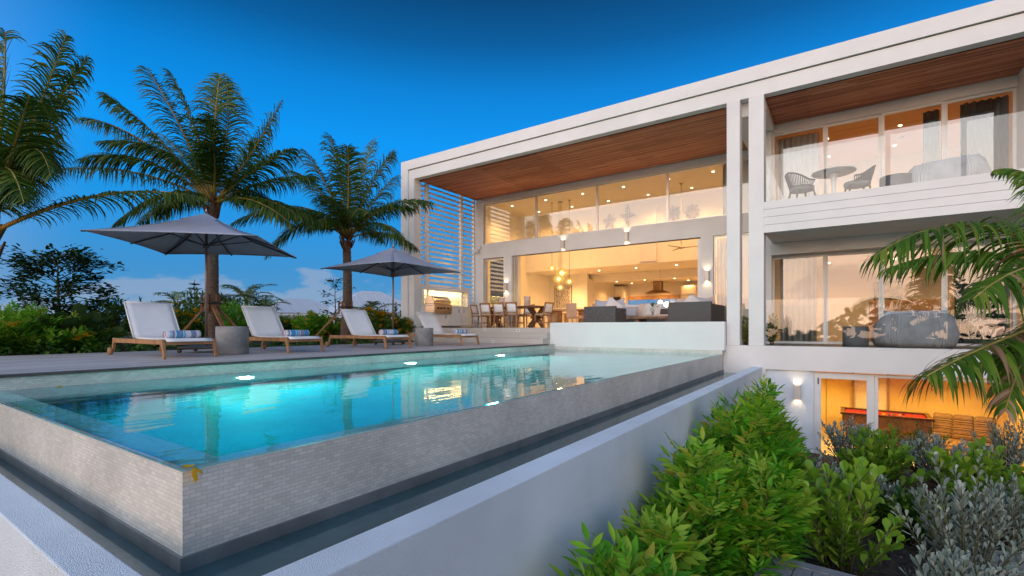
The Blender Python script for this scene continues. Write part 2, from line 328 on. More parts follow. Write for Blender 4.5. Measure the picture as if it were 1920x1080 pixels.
# trough round the pool and its white wall
trw = mat('dark_trough_water', (.045,.10,.115), .08, var=.1, spec=.8, bump=.05, bscale=3)
tr = MB(); tr.box(-2.42, -1.78, .72, 12.6, -.8, -.45); tr.box(-12, -2.42, .72, .96, -.8, -.4505)
tr.build('trough_water', trw)['kind'] = 'structure'
kb = MB(); kb.box(-2.42, -2.405, .945, 12.6, -.45, -.385); kb.box(-12, -2.42, .945, .96, -.45, -.385)
o = kb.build('water_mark', mat('wet_dark_tile', (.19,.19,.185), .5, var=.15)); o.parent = pool; o.location = (4.7, -6.7, 0)
rw = MB()
V = [(-12,.56),(-1.58,.56),(-1.58,12.7),(-1.78,12.7),(-1.78,.72),(-12,.72)]
rw.add([(x,y,GZ-.3) for x,y in V]+[(x,y,-.285) for x,y in V], [(0,1,7,6),(1,2,8,7),(2,3,9,8),(3,4,10,9),(4,5,11,10),(5,0,6,11),(6,7,10,11),(7,8,9,10)])
tag(rw.build('retaining_wall', M['stucco'], bev=.008), 'white textured garden wall running along the trough below the pool', 'wall')
# ================================================================ villa
villa = T('villa', 'white modern two storey villa with cedar soffits, glass walls and lit rooms', 'house', (-5, 16, 0))
VX, VY = 5, -16
def vb(name, m, *boxes, parent=None, bev=0):
    mb = MB()
    for b in boxes: mb.box(b[0]+VX, b[1]+VX, b[2]+VY, b[3]+VY, b[4], b[5])
    return mb.build(name, m, parent or villa, bev)
W = M['white']
FY = 12.6
roof = vb('roof', W, (-13.57, 7, FY, 30, 6.41, 6.74), (-13.57, -13.225, FY, 13.05, .0, 6.41), (-12.9, 6.9, 13.0, 29.8, 6.12, 6.40))
vb('fascia', W, (-13.22, 7, FY+.05, FY+.28, 6.05, 6.388), (-13.22, -12.95, FY+.05, 13.02, .0, 6.05))
vb('shadow_gap', M['rib'], (-13.2, 7, FY+.07, FY+.3, 6.389, 6.409))
for x0, x1 in ((-2.34, -2.05), (-1.86, -1.54)):
    vb('column', W, (x0, x1, FY-.01, FY+.35, .2, 6.05), bev=.006)
vb('beam', W, (-2.05, -1.86, FY+.3, 16.25, 5.72, 6.05), (-2.34, -2.05, 12.95, 16.25, 5.85, 6.05), (-1.86, -1.54, 12.95, 14.75, 5.85, 6.05))
def soffit(x0, x1, y0, y1, zz):
    vb('soffit_lining', M['soffit_back'], (x0, x1, y0, y1, zz+.03, zz+.06))
    mb = MB(); k = math.ceil(y0/.07)
    # offset keeps board index in step with the local frame
    ky = math.ceil((y0+VY)/.07)
    while (ky+1)*.07 < y1+VY:
        mb.box(x0+VX, x1+VX, ky*.07+.009, ky*.07+.061, zz, zz+.028); ky += 1
    mb.build('soffit', M['soffit'], villa)
soffit(-12.95, -2.34, 12.88, 16.25, 6.02); soffit(-1.54, 3.15, 12.88, 14.7, 6.02)
# window wall of the great room
vb('wall', W, (-12.95, -12.55, 16.25, 16.5, .63, 6.05), (-12.55, -1.95, 16.25, 16.5, 5.80, 6.05), (-12.55, -1.95, 16.25, 16.5, 3.52, 4.12),
   (-11.5, -11.1, 16.25, 16.5, .63, 3.52), (-3.8, -3.42, 16.25, 16.5, .63, 3.52), (-1.95, -1.6, 14.6, 16.5, .2, 6.05))
def window(x0, x1, y, z0, z1, fw=.04, dep=.08, m=None, pane=True, mull=()):
    mb = MB(); a = (x0+VX, x1+VX)
    mb.box(a[0], a[0]+fw, y+VY, y+VY+dep, z0, z1); mb.box(a[1]-fw, a[1], y+VY, y+VY+dep, z0, z1)
    mb.box(a[0]+fw, a[1]-fw, y+VY+.001, y+VY+dep-.001, z1-fw, z1); mb.box(a[0]+fw, a[1]-fw, y+VY+.001, y+VY+dep-.001, z0, z0+fw)
    f = mb.build('window', m or M['alu'], villa)
    if pane: MB().box(a[0]+fw-.01, a[1]-fw+.01, y+VY+dep*.4, y+VY+dep*.4+.004, z0+fw-.01, z1-fw+.01).build('pane', M['glass'], f)
    return f
for a, b in zip((-12.55, -10.0, -7.42, -4.87), (-10.0, -7.42, -4.87, -1.96)): window(a, b, 16.33, 4.12, 5.80)
window(-12.5, -11.52, 16.33, .63, 3.49, .05)
window(-3.42, -1.96, 16.33, .63, 3.52, .04)
fp = MB()
for k in range(4): fp.box(-11.09+k*.085+VX, -11.05+k*.085+VX, 16.27+VY, 16.45+VY, .64, 3.5)
fp.build('folding_door', M['alu'], villa)
vb('door_track', M['rib'], (-11.1, -3.8, 16.26, 16.42, 3.50, 3.519))
vb('door_jamb', M['trim'], (-3.9, -3.805, 16.3, 16.45, .63, 3.47))
# terrace, steps, louvre screen
vb('terrace_floor', M['step'], (-13.2, -2.35, 12.86, 16.5, -.2, .618))
st = vb('step', M['step'], (-12.95, -7.12, 12.5, 12.86, 0, .62), (-12.95, -7.12, 12.25, 12.5, 0, .46), (-12.95, -7.12, 12.0, 12.25, 0, .305))
for x, yy, zz in ((-12.2, 12.5, .55), (-10.9, 12.5, .55), (-9.6, 12.5, .55), (-8.3, 12.5, .55), (-11.6, 12.0, .2), (-10.2, 12.0, .2), (-8.9, 12.0, .2)):
    f = MB().box(x-.06+VX, x+.06+VX, yy-.012+VY, yy+VY, zz-.045, zz+.035).build('step_light', M['trim'], villa, bev=.004)
    MB().box(x-.03+VX, x+.03+VX, yy-.014+VY, yy-.0121+VY, zz-.02, zz+.01).build('lens', M['rib'], f)
lv = MB(); zz = .95
while zz < 5.98:
    lv.bar((-13.08+VX, 13.0+VY, zz), (-13.08+VX, 16.3+VY, zz), .105, .018, up=(1.0, 0, .55)); zz += .185
lv.build('louvre', M['trim'], villa)
vb('louvre_post', M['trim'], (-13.12, -13.0, 13.35, 13.47, .6, 6.05), (-13.12, -13.0, 15.35, 15.47, .6, 6.05), (-13.12, -13.0, 16.2, 16.26, .6, 6.05))
vb('skirting', W, (-13.22, -12.95, 13.02, 16.25, 0, .95))
# right wing
vb('balcony_slab', W, (-1.54, 5, 12.62, 14.8, 2.82, 3.5), (-1.6, 5, 14.35, 14.7, 2.52, 2.82))
mb = MB()
for k in range(4): mb.box(-1.54+VX, 5+VX, 12.58+VY, 12.62+VY, 2.815+k*.18, 2.815+k*.18+.174)
mb.build('balcony_cladding', W, villa, bev=.003)
vb('wall', W, (-1.6, 5, 14.7, 14.9, 5.80, 6.05), (3.06, 3.4, 12.9, 14.9, 2.8, 6.05), (-1.6, 5, 14.7, 14.9, 2.5, 3.5), (3.2, 3.6, 13.2, 14.9, .2, 2.82))
for z0, z1 in ((3.5, 5.8), (.21, 2.5)):
    xs = (-1.6, -.40, .74, 1.89, 3.06)
    for k in range(4): window(xs[k], xs[k+1], 14.74 + (.05 if k % 2 else 0), z0, z1, .055, .07, M['trim'])
vb('terrace_floor', M['darkwood'], (-1.54, 5, 12.9, 14.8, .0, .19))
vb('ledge_beam', W, (-2.42, 6, FY, 12.9, -.33, .205), (-2.42, -1.5, FY-.004, 12.9, -.6, -.33))
vb('basement_wall', M['stucco'], (-1.58, -.56, 12.68, 12.9, -2.9, -.33))
xs = [(-1.5, -.37), (-.33, .70), (.78, 1.86), (1.94, 3.0)]
for a, b in xs:
    MB().box(a+VX, b+VX, 12.66+VY, 12.675+VY, 3.5, 4.6).build('balustrade', M['glass_rail'], villa)
    MB().box(a+VX, b+VX, 12.70+VY, 12.715+VY, .2, 1.27).build('balustrade', M['glass_rail'], villa)
MB().box(-1.5+VX, -1.488+VX, 12.75+VY, 14.6+VY, 3.5, 4.5).build('balustrade', M['glass_rail'], villa)
# basement doors
def dframe(x0, x1, y, z0, z1, fw, name='basement_door'):
    mb = MB(); a, b = x0+VX, x1+VX; y += VY
    mb.box(a, a+fw, y, y+.07, z0, z1); mb.box(b-fw, b, y, y+.07, z0, z1); mb.box(a+fw, b-fw, y+.001, y+.069, z1-fw, z1); mb.box(a+fw, b-fw, y+.001, y+.069, z0, z0+fw)
    f = mb.build(name, M['trim'], villa, bev=.004)
    MB().box(a+fw-.01, b-fw+.01, y+.03, y+.034, z0+fw-.01, z1-fw+.01).build('pane', M['glass'], f); return f
dframe(-.555, .52, 12.7, -2.7, -.36, .13); dframe(.524, 5.5, 12.72, -2.7, -.36, .06)
vb('hinge', M['rib'], (-.49, -.465, 12.692, 12.70, -.62, -.48))
# interiors
I = M['inner']; C = M['ceil']
vb('floor', M['floor'], (-13, -2.2, 16.5, 27, .4, .625))
vb('ceiling', C, (-12.95, -1.95, 16.5, 20.4, 5.95, 6.1), (-12.95, -2.6, 20.3, 23.2, 3.333, 3.5), (-12.95, -2.6, 23.2, 27, 3.05, 3.5))
vb('interior_wall', I, (-12.95, -2.2, 20.1, 20.3, 3.325, 5.95), (-13.2, -12.9, 16.5, 18.6, .6, 5.95), (-13.2, -12.9, 19.6, 22.6, .6, 5.95), (-13.2, -12.9, 18.6, 19.6, .6, 1.1), (-13.2, -12.9, 18.6, 19.6, 3.0, 5.95),
   (-13, -10.7, 22.4, 22.6, .6, 3.34), (-10.9, -10.7, 22.6, 27, .6, 3.1), (-2.6, -2.2, 16.5, 27, .6, 5.95))
vb('bulkhead', C, (-12.9, -2.6, 23.0, 23.25, 2.95, 3.33))
kw0 = onY(1172, 577, 26.5); kw1 = onY(1275, 561, 26.5)
vb('kitchen_back_wall', I, (-10.7, kw0.x, 26.5, 26.7, .6, 3.06), (kw1.x, -2.6, 26.5, 26.7, .6, 3.06), (kw0.x, kw1.x, 26.5, 26.7, .6, 1.30), (kw0.x, kw1.x, 26.5, 26.7, 2.30, 3.06))
vb('window_valance', M['paleoak'], (kw0.x, kw1.x, 26.42, 26.5, 2.17, 2.38))
wf = vb('window', M['alu'], (kw0.x, kw1.x, 26.52, 26.56, 1.30, 1.34)); vb('pane', M['glass'], (kw0.x, kw1.x, 26.6, 26.604, 1.30, 2.3), parent=wf)
vb('blind', M['paleoak'], (-12.9, -12.86, 18.6, 19.6, 2.62, 3.02))
a, b = onY(1200, 380, 20.1), onY(1232, 380, 20.1)
vb('upper_door', M['joinery'], (a.x, b.x, 20.03, 20.1, 3.4, 5.75))
# rooms of the right wing
vb('bedroom_shell', I, (-1.95, 5, 19, 19.2, .2, 6.0), (-1.95, -1.62, 16.5, 19.2, .2, 6.0), (4.6, 5, 14.9, 19.2, .2, 6.0))
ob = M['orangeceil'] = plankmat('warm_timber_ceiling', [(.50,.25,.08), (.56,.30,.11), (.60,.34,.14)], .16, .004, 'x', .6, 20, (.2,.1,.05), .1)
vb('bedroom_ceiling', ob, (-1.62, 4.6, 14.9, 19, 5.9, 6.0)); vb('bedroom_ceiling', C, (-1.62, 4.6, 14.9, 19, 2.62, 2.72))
vb('bedroom_floor', M['floor'], (-1.62, 4.6, 14.9, 19, 3.3, 3.48), (-1.62, 4.6, 14.9, 19, .0, .2))
# basement games room
om = M['orangewall'] = mat('orange_lit_wall', (.80,.58,.22), .8, var=.02)  # orange of the room light is partly put into this wall colour
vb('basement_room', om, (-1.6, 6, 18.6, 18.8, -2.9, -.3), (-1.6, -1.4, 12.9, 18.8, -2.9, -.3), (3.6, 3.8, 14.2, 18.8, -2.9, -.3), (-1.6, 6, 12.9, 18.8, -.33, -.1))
vb('basement_floor', M['floor'], (-1.6, 6, 12.7, 18.8, -2.95, -2.7))
a, b = onY(1602, 720, 18.6), onY(1662, 720, 18.6)
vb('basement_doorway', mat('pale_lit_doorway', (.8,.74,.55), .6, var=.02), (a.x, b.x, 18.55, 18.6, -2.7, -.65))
vb('basement_cupboard', M['paleoak'], (a.x-.06, a.x, 18.5, 18.6, -2.7, -.65), (b.x, b.x+.07, 18.5, 18.6, -2.7, -.65), (a.x-.75, a.x-.73, 18.57, 18.6, -2.7, -.65))
# curtains
def curtain(x0, x1, y, z0, z1, m, amp=.05, fold=.13):
    n = max(8, int((x1-x0)/fold*8)); mb = MB()
    mb.grid(lambda u, v: (x0+(x1-x0)*u+VX, y+VY+amp*math.sin(u*(x1-x0)/fold*6.283)*(1+.2*math.sin(9*u)), z0+(z1-z0)*v), n, 2)
    mb.build('curtain', m, villa, smooth=True, solid=.008)
curtain(-1.5, -.55, 15.05, 3.5, 5.75, M['curtain']); curtain(2.2, 3.0, 15.05, 3.5, 5.75, M['darkcurtain']); curtain(1.55, 1.85, 15.1, 3.5, 5.75, M['darkcurtain'])
curtain(-1.45, -.60, 15.05, .2, 2.48, M['curtain']); curtain(2.1, 3.0, 15.05, .2, 2.48, M['darkcurtain'])
curtain(-3.38, -2.65, 16.62, .63, 3.48, M['curtain']); curtain(-3.2, -2.7, 16.6, 4.12, 5.8, M['curtain'])
vb('dark_window_sheet', M['darkcurtain'], (-12.44, -11.58, 16.6, 16.615, 1.62, 3.45))  # dark sheet added behind the pane to make the room look unlit
# ---- downlights (built into the ceilings)
def downlight(x, y, zz, e, spot=130, col=WARM, lit=True):
    f = MB().lathe([(.04, 0), (.04, -.012)], (x+VX, y+VY, zz), 12).build('downlight', M['spot'], villa)
    if lit: lamp('downlight_lamp', 'SPOT', (x+VX, y+VY, zz-.05), e, col, .028, villa, (0, 0, 0), spot, .8)
for x in (-12, -10.3, -8.6, -6.9, -5.2, -3.7): downlight(x, 17.6, 5.95, 175); downlight(x+.4, 19.2, 5.95, 160)
for x in (-11.4, -9.6, -7.8, -6.0, -4.2): downlight(x, 21.4, 3.33, 150)
for x in (-9.9, -8.4, -6.9, -5.4, -4.0): downlight(x, 24.3, 3.05, 125); downlight(x+.3, 25.7, 3.05, 115)
for x in (-.4, 1.2, 2.8): downlight(x, 16.2, 5.9, 95, col=(1,.45,.12)); downlight(x, 17.9, 5.9, 95, col=(1,.45,.12)); downlight(x, 16.2, 2.62, 62, col=(1,.47,.13)); downlight(x, 17.9, 2.62, 62, col=(1,.47,.13))
for x in (-.6, 1.0, 2.6): downlight(x, 14.6, -.33, 240, col=(1,.60,.17)); downlight(x, 17.3, -.33, 240, col=(1,.60,.17))
# soffit of the porch
tag(box_o('terrace_wall', [W], (-7.12, -2.35, 12.4, 12.75, .08, .77), bev=.006), 'low smooth white wall at the far end of the pool below the sofas', 'wall')
pp('far_wall_tile', M['tile'], (-7.12, -2.4, 12.376, 12.55, -.02, .079))
# ================================================================ sun loungers
def stripes(name, seed, base):
    rr = random.Random(seed); s = NT(name); t = s('ShaderNodeTexCoord'); sp = s('ShaderNodeSeparateXYZ', {0: t.outputs['Object']})
    f = s('ShaderNodeMapRange', {'Value': sp.outputs['Y'], 'From Min': -.27, 'From Max': .27})
    cols = [(.03,.27,.52), (.62,.60,.66), (.05,.36,.62), (.60,.60,.66), (.20,.23,.36), (.66,.64,.68), (.03,.30,.56), (.25,.24,.32)]
    st = [(0, (.62,.6,.66))]; p = .1
    while p < .86: st.append((p, cols[(base+len(st)) % 8])); p += rr.choice((.025, .04, .07, .15))
    st = st[:26]+[(.92, (.62,.6,.66))]
    r = ramp_of(s.t, st, 'CONSTANT'); s.link(f.outputs[0], r.inputs[0])
    n = s('ShaderNodeTexNoise', {'Vector': t.outputs['Object'], 'Scale': 220}); bp = s('ShaderNodeBump', {'Height': n.outputs[0], 'Strength': .5, 'Distance': .004})
    b = s('ShaderNodeBsdfPrincipled', {'Base Color': r.outputs[0], 'Roughness': .95, 'Normal': bp.outputs[0]}); s.link(b.outputs[0], s.out.inputs[0]); return s.m
def make_lounger():
    r = T('sun_lounger', 'x', 'sun lounger')
    mb = MB()
    for s in (-1, 1): mb.bar((.0, s*.36, .255), (-2.06, s*.36, .255), .045, .075)
    for x in (-.02, -.55, -1.22, -2.0): mb.bar((x, -.34, .235), (x, .34, .235), .04, .055)
    mb.build('frame', M['teak'], r, bev=.006)
    for s in (-1, 1):
        MB().bar((-.035, s*.362, .292), (.045, s*.365, 0), .065, .05, up=(0,1,0), w2=.045, h2=.04).build('leg', M['teak'], r, bev=.008)
        lg = MB().bar((-2.02, s*.362, .292), (-2.10, s*.362, .05), .065, .05, up=(0,1,0), w2=.05, h2=.04).build('leg', M['teak'], r, bev=.008)
        MB().lathe([(.02, -.03), (.062, -.026), (.065, 0), (.062, .026), (.02, .03)], (-2.11, s*.40, .066), 18, 'y').build('wheel', M['teak'], lg)
    def seat(u, v):
        x = -1.26*u+.035; return (x, -.33+.66*v, .308-.014*math.sin(math.pi*u)-(.045 if u < .01 else 0))
    MB().grid(seat, 16, 6).build('seat_sling', M['sling'], r, smooth=True, solid=.012)
    MB().grid(lambda u, v: (-1.2-.42*u, -.345+.69*v, .315+.60*u-.012*math.sin(math.pi*v)), 6, 8).build('back_sling', M['sling'], r, smooth=True, solid=.012)
    b = MB()
    for s in (-1, 1): b.tube([(-1.2, s*.35, .31), (-1.62, s*.35, .915)], .014, 8)
    b.tube([(-1.62, -.35, .915), (-1.62, .35, .915)], .014, 8)
    bf = b.build('backrest_frame', M['trim'], r)
    MB().tube([(-1.5, .3, .72), (-1.78, .3, .27)], .009, 6).build('prop', M['steel'], bf)
    return r
L0 = make_lounger()
spots = [(-8.53, 3.49, 0, 'white sling teak lounger nearest the pool corner, half hiding the first grey umbrella pole'),
         (-8.54, 5.48, .02, 'white sling teak lounger just right of the first round concrete table'),
         (-8.46, 7.75, -.02, 'white sling teak lounger in front of the leaning palm trunk'),
         (-8.37, 10.22, .01, 'white sling teak lounger beside the villa, partly behind the second concrete table')]
tw = ['rolled blue and white towel on the lounger nearest the pool corner', 'towel with a wide sky blue band, on the lounger right of the first concrete table',
      'rolled blue striped towel on the lounger before the leaning palm', 'rolled pale blue towel on the lounger beside the villa']
for i, (x, y, a, lab) in enumerate(spots):
    o = L0 if i == 0 else copy_tree(L0)
    o.location = (x, y, .15); o.rotation_euler.z = a; tag(o, lab, 'sun lounger', 'loungers lined up along the pool deck')
    t = T('beach_towel', tw[i], 'towel', (x-.33, y+.03, .15+.308+.062), a+.03, 'rolled towels on the loungers')
    MB().lathe([(.02,-.262),(.05,-.258),(.06,-.24),(.063,-.1),(.061,.05),(.063,.2),(.058,.25),(.03,.262)], (0,0,0), 22, 'y').build('roll', stripes('towel_stripes_%s' % 'abcd'[i], i*5+2, i*3), t)
    sp = [(.006*k**.78*math.cos(k*.55), -.263, .006*k**.78*math.sin(k*.55)) for k in range(1, 21)]
    MB().tube(sp, .004, 5).build('spiral_edge', mat('towel_edge_%s' % 'abcd'[i], (.25,.02,.06) if i != 2 else (.35,.02,.04), .9), t)
# ================================================================ umbrellas
def make_umbrella():
    r = T('parasol', 'x', 'umbrella'); hs = 1.34; ze, za = 2.07, 2.69
    mb = MB(); mb.tube([(0,0,.08), (0,0,2.74)], .024, 12); mb.build('pole', M['pole'], r)
    MB().lathe([(.012, 2.72), (.016, 2.76), (.006, 2.82)], (0,0,0), 10).build('finial', M['steel'], r)
    c = MB(); n = 9; A = Vector((0,0,za))
    cs = [Vector((sx*hs, sy*hs, ze)) for sx, sy in ((-1,-1),(1,-1),(1,1),(-1,1))]
    for k in range(4):
        p, q = cs[k], cs[(k+1) % 4]
        def fn(u, v, p=p, q=q):
            e = p.lerp(q, u); e = e+(A*0); mid = 4*u*(1-u); e = Vector((e.x*(1-.035*mid), e.y*(1-.035*mid), e.z+.02*mid))
            w_ = .04+.96*v; P = A.lerp(e, w_); P.z -= .05*math.sin(math.pi*w_)*(1-.6*mid); return P
        c.grid(fn, n, n)
    cp = c.build('canopy', M['umb'], r, smooth=True, solid=.006)
    v = MB()
    for k in range(4):
        p, q = cs[k]*.24, cs[(k+1) % 4]*.24
        v.add([(p.x, p.y, za-.165), (q.x, q.y, za-.165), (0, 0, za+.02)], [(0,1,2)])
    v.build('vent_cap', M['umb'], cp, solid=.006)
    dirs = cs+[(cs[k]+cs[(k+1) % 4])*.5*.98 for k in range(4)]
    for e in dirs:
        e = Vector((e.x, e.y, ze-.015+(.02 if min(abs(e.x), abs(e.y)) < .1 else 0))); a = Vector((0,0,za-.06)); m_ = a.lerp(e, .5)+Vector((0,0,-.065))
        rb = MB(); rb.bar(a, m_, .018, .026); rb.bar(m_, e, .018, .026); b_ = rb.build('rib', M['rib'], r)
        MB().bar((0,0,za-.62), a.lerp(e, .46)+Vector((0,0,-.085)), .014, .02).build('strut', M['rib'], b_)
    MB().lathe([(.05, za-.66), (.05, za-.58)], (0,0,0), 14).build('hub', M['rib'], r)
    MB().tube([(hs*.96, hs*.86, ze+.02), (hs*.98, hs*.93, ze+.06), (hs*.95, hs*.90, ze-.06), (hs*.97, hs*.94, ze-.02)], .006, 5).build('strap', M['trim'], r)
    b = MB(); b.box(-.36,.36,-.36,.36,.08,.125); bs = b.build('base_plate', M['rib'], r, bev=.01)
    for sx in (-1, 1):
        for sy in (-1, 1): MB().lathe([(.02,-.02),(.036,-.016),(.036,.016),(.02,.02)], (sx*.33, sy*.33, .037), 12, 'y').build('caster', M['black'], bs)
    return r
U = make_umbrella(); U.location = (-10.3, 4.5, .15); U.rotation_euler.z = R(45)
tag(U, 'grey square parasol on the left, its canopy turned corner first toward the pool', 'umbrella', 'square parasols behind the loungers')
U2 = copy_tree(U); U2.location = (-10.4, 9.36, .15); U2.rotation_euler.z = R(4)
tag(U2, 'smaller looking grey square parasol beside the villa, between the palm trunk and the white louvres', 'umbrella', 'square parasols behind the loungers')
# ================================================================ concrete drums
def drum(name, lab, loc, r_, h, m, group):
    t = T(name, lab, 'side table', loc, 0, group)
    MB().lathe([(r_-.012, 0), (r_, .012), (r_, h-.008), (r_-.008, h), (r_-.03, h), (r_-.034, h-.012), (.005, h-.012)], (0,0,0), 40).build('drum', m, t)
    return t
drum('drum_table', 'round grey concrete table between the first two loungers', (-9.12, 4.42, .15), .265, .5, M['concrete'], 'round concrete side tables')
drum('drum_table', 'round grey concrete table standing before the villa-side lounger', (-9.12, 9.28, .15), .235, .47, M['concrete'], 'round concrete side tables')
# ================================================================ outdoor kitchen and grill
k = T('outdoor_kitchen', 'blush white outdoor kitchen counter with a lit niche under the louvres', 'kitchen counter', (-12.6, 14.1, .62))
MB().box(-.33, .27, -1.15, 1.2, .06, .79).build('cabinet', M['trim'], k)
MB().box(-.34, .31, -1.17, 1.22, .79, .825).build('countertop', M['joinery'], k, bev=.004)
for a, b, hy in ((-1.12, -.32, -.45), (-.30, .42, .3), (.44, 1.18, .6)):
    d = MB().box(.27, .29, a, b, .09, .50 if a < -1 else .76).build('cabinet_door', M['trim'], k, bev=.003)
    MB().box(.29, .305, hy-.01, hy+.01, .34 if a < -1 else .58, .48 if a < -1 else .72).build('handle', M['rib'], d)
nb = MB(); nb.box(-.72, -.70, -1.1, 1.55, .82, 1.5); nb.box(-.70, -.27, -1.1, -1.06, .82, 1.5); nb.box(-.70, -.27, 1.5, 1.55, .82, 1.5); nb.box(-.70, -.27, -1.06, 1.5, 1.44, 1.5); nb.box(-.70, -.345, -1.06, 1.5, .78, .822)
nb.box(-.27,-.25,-1.15,1.6,1.42,1.54); nb.box(-.27,-.25,-1.15,-1.04,.826,1.42); nb.box(-.27,-.25,1.47,1.6,.826,1.42)
nb.build('niche', M['trim'], k)
MB().box(-.62, -.58, -1.0, 1.45, 1.425, 1.438).build('strip_light', emit('niche_strip_glow', (1,.74,.30), 9), k)
lamp('niche_lamp', 'AREA', (-.5, .2, 1.41), 34, (1,.68,.25), parent=k, size=.2, size_y=2.3)
g = T('barbecue_grill', 'stainless steel barbecue grill set into the outdoor kitchen counter', 'grill', (-12.42, 13.42, 1.44))
MB().box(-.25, .19, -.48, .48, -.30, .05).build('body', M['steel'], g, bev=.01)
prof = [(.17,.06),(.16,.16),(.1,.27),(0,.335),(-.12,.345),(-.22,.3),(-.26,.2),(-.26,.06)]
lid = MB(); n = len(prof); lid.add([(x, -.46, zz) for x, zz in prof]+[(x, .46, zz) for x, zz in prof], [(i, i+1, n+i+1, n+i) for i in range(n-1)]+[(n-1, 0, n, 2*n-1), tuple(range(n))[::-1], tuple(range(n, 2*n))])
lo = lid.build('lid', M['steel'], g, bev=.006)
MB().tube([(.2,-.38,.15),(.22,-.38,.17),(.22,.38,.17),(.2,.38,.15)], .013, 8).build('handle', M['steel'], lo)
MB().lathe([(.035,0),(.035,.012)], (.08, .0, .245), 14, 'x').build('thermometer', M['black'], lo)
MB().box(.19, .205, -.47, .47, -.2, .0).build('control_panel', M['steel'], g)
for yy in (-.28, -.12, .04, .28): MB().lathe([(.036,0),(.032,.03),(.02,.035)], (.205, yy, -.1), 16, 'x').build('knob', M['black'], g)
MB().lathe([(.03,0),(.035,.05),(.012,.12),(.014,.16)], (-12.66, 12.98, 1.447), 12).build('oil_bottle', M['darkwood']); tag(bpy.data.objects['oil_bottle'], 'small dark bottle left of the grill on the kitchen counter', 'bottle')
tag(MB().lathe([(.05,0),(.06,.03),(.06,.14),(.055,.15)], (-12.62, 14.5, 1.447), 14).build('glass_jar', M['glass_rail']), 'clear glass jar right of the grill on the kitchen counter', 'jar')
# ================================================================ wall lamps, speaker
def sconce(p, lab, e=9, face=-1):
    t = T('wall_lamp', lab, 'wall lamp', p, 0, 'up and down wall lamps')
    mb = MB(); mb.box(-.065,-.055,-.12,0,-.16,.16); mb.box(.055,.065,-.12,0,-.16,.16); mb.box(-.055,.055,-.12,-.11,-.16,.16); mb.box(-.055,.055,-.01,-.001,-.16,.16)
    mb.build('lamp_body', M['sconce'], t)
    MB().box(-.05,.05,-.105,-.015,-.02,.02).build('bulb', M['glow'], t)
    for s in (-1, 1): lamp('wall_lamp_light', 'SPOT', (0, -.065, s*.10), e, (1,.72,.42), .03, t, (0 if s < 0 else math.pi, 0, 0), 120, .9)
for px, py, lab in ((1056.5, 459, 'wall lamp on the long lintel, the left one above the open doorway'), (1175.5, 444, 'wall lamp on the long lintel, the right one above the open doorway'),
                    (949.5, 538, 'wall lamp on the narrow pier left of the folded glass doors'), (1326, 517, 'wall lamp on the pier right of the wide open doorway')):
    sconce(onY(px, py, 16.25), lab, 7)
sconce(onY(1495, 735, 12.68), 'wall lamp on the basement wall beside the games room door', 4)
sp = onY(899, 470, 16.25); t = T('wall_speaker', 'small white outdoor speaker and sensor on the wall beside the louvres', 'speaker', sp)
MB().box(-.2, .06, -.2, -.03, -.1, .04).build('cabinet', M['trim'], t, bev=.03, seg=3); MB().lathe([(.08,-.06),(.08,0)], (.02,0,.14), 18, 'y').build('sensor', M['trim'], t)
# ================================================================ dining furniture on the terrace
TF = .62
def make_chair():
    r = T('dining_chair', 'x', 'chair')
    MB().box(-.22,.22,-.22,.22,.43,.47).build('seat', M['teak'], r, bev=.01); MB().box(-.2,.2,-.2,.2,.47,.5).build('seat_pad', M['cush'], r, bev=.012)
    bk = MB()
    for s in (-1, 1): bk.bar((s*.21,-.2,.44), (s*.215,-.3,.88), .04, .045)
    bk.bar((-.23,-.3,.875), (.23,-.3,.875), .05, .04, up=(0,1,.2)); bk.bar((-.2,-.225,.53), (.2,-.225,.53), .035, .03)
    b = bk.build('backrest', M['teak'], r, bev=.006)
    MB().grid(lambda u, v: (-.19+.38*u, -.235-.055*v-.02*math.sin(math.pi*u), .55+.27*v), 6, 4).build('back_sling', M['sling'], b, smooth=True, solid=.01)
    for sx in (-1, 1):
        for sy in (-1, 1): MB().bar((sx*.2, sy*.2, .44), (sx*.21, sy*.21-(.03 if sy < 0 else 0), 0), .045, .045, w2=.03, h2=.03).build('leg', M['teak'], r)
        MB().bar((sx*.2, -.2, .18), (sx*.2, .2, .18), .02, .03).build('stretcher', M['teak'], r)
    return r
ch = make_chair()
for i, (px, yy, a, lab) in enumerate(((918, 14.35, 0, 'wooden chair with its back to the pool, leftmost of the row of three'), (942, 14.35, .03, 'wooden chair with its back to the pool, middle one of the row of three'),
        (967, 14.35, -.02, 'wooden chair with its back to the pool, beside the table trestle'), (1018, 15.0, R(80), 'wooden chair standing side-on at the right end of the dark table'),
        (900, 14.9, R(-85), 'wooden chair standing side-on at the left end of the dark table'), (932, 15.75, R(180), 'wooden chair facing the pool on the far left of the dark table'), (985, 15.75, R(178), 'wooden chair facing the pool behind the table trestle'))):
    o = ch if i == 0 else copy_tree(ch); p = onY(px, 614, yy); o.location = (p.x, yy, TF); o.rotation_euler.z = a; tag(o, lab, 'chair', 'wooden chairs round the terrace table')
cx = (onY(918, 614, 15.05).x+onY(1000, 614, 15.05).x)/2
t = T('terrace_table', 'dark timber dining table with crossed trestle legs on the terrace', 'table', (cx+.2, 15.05, TF))
MB().box(-1.25,1.25,-.5,.5,.72,.78).build('table_top', M['darkwood'], t, bev=.01)
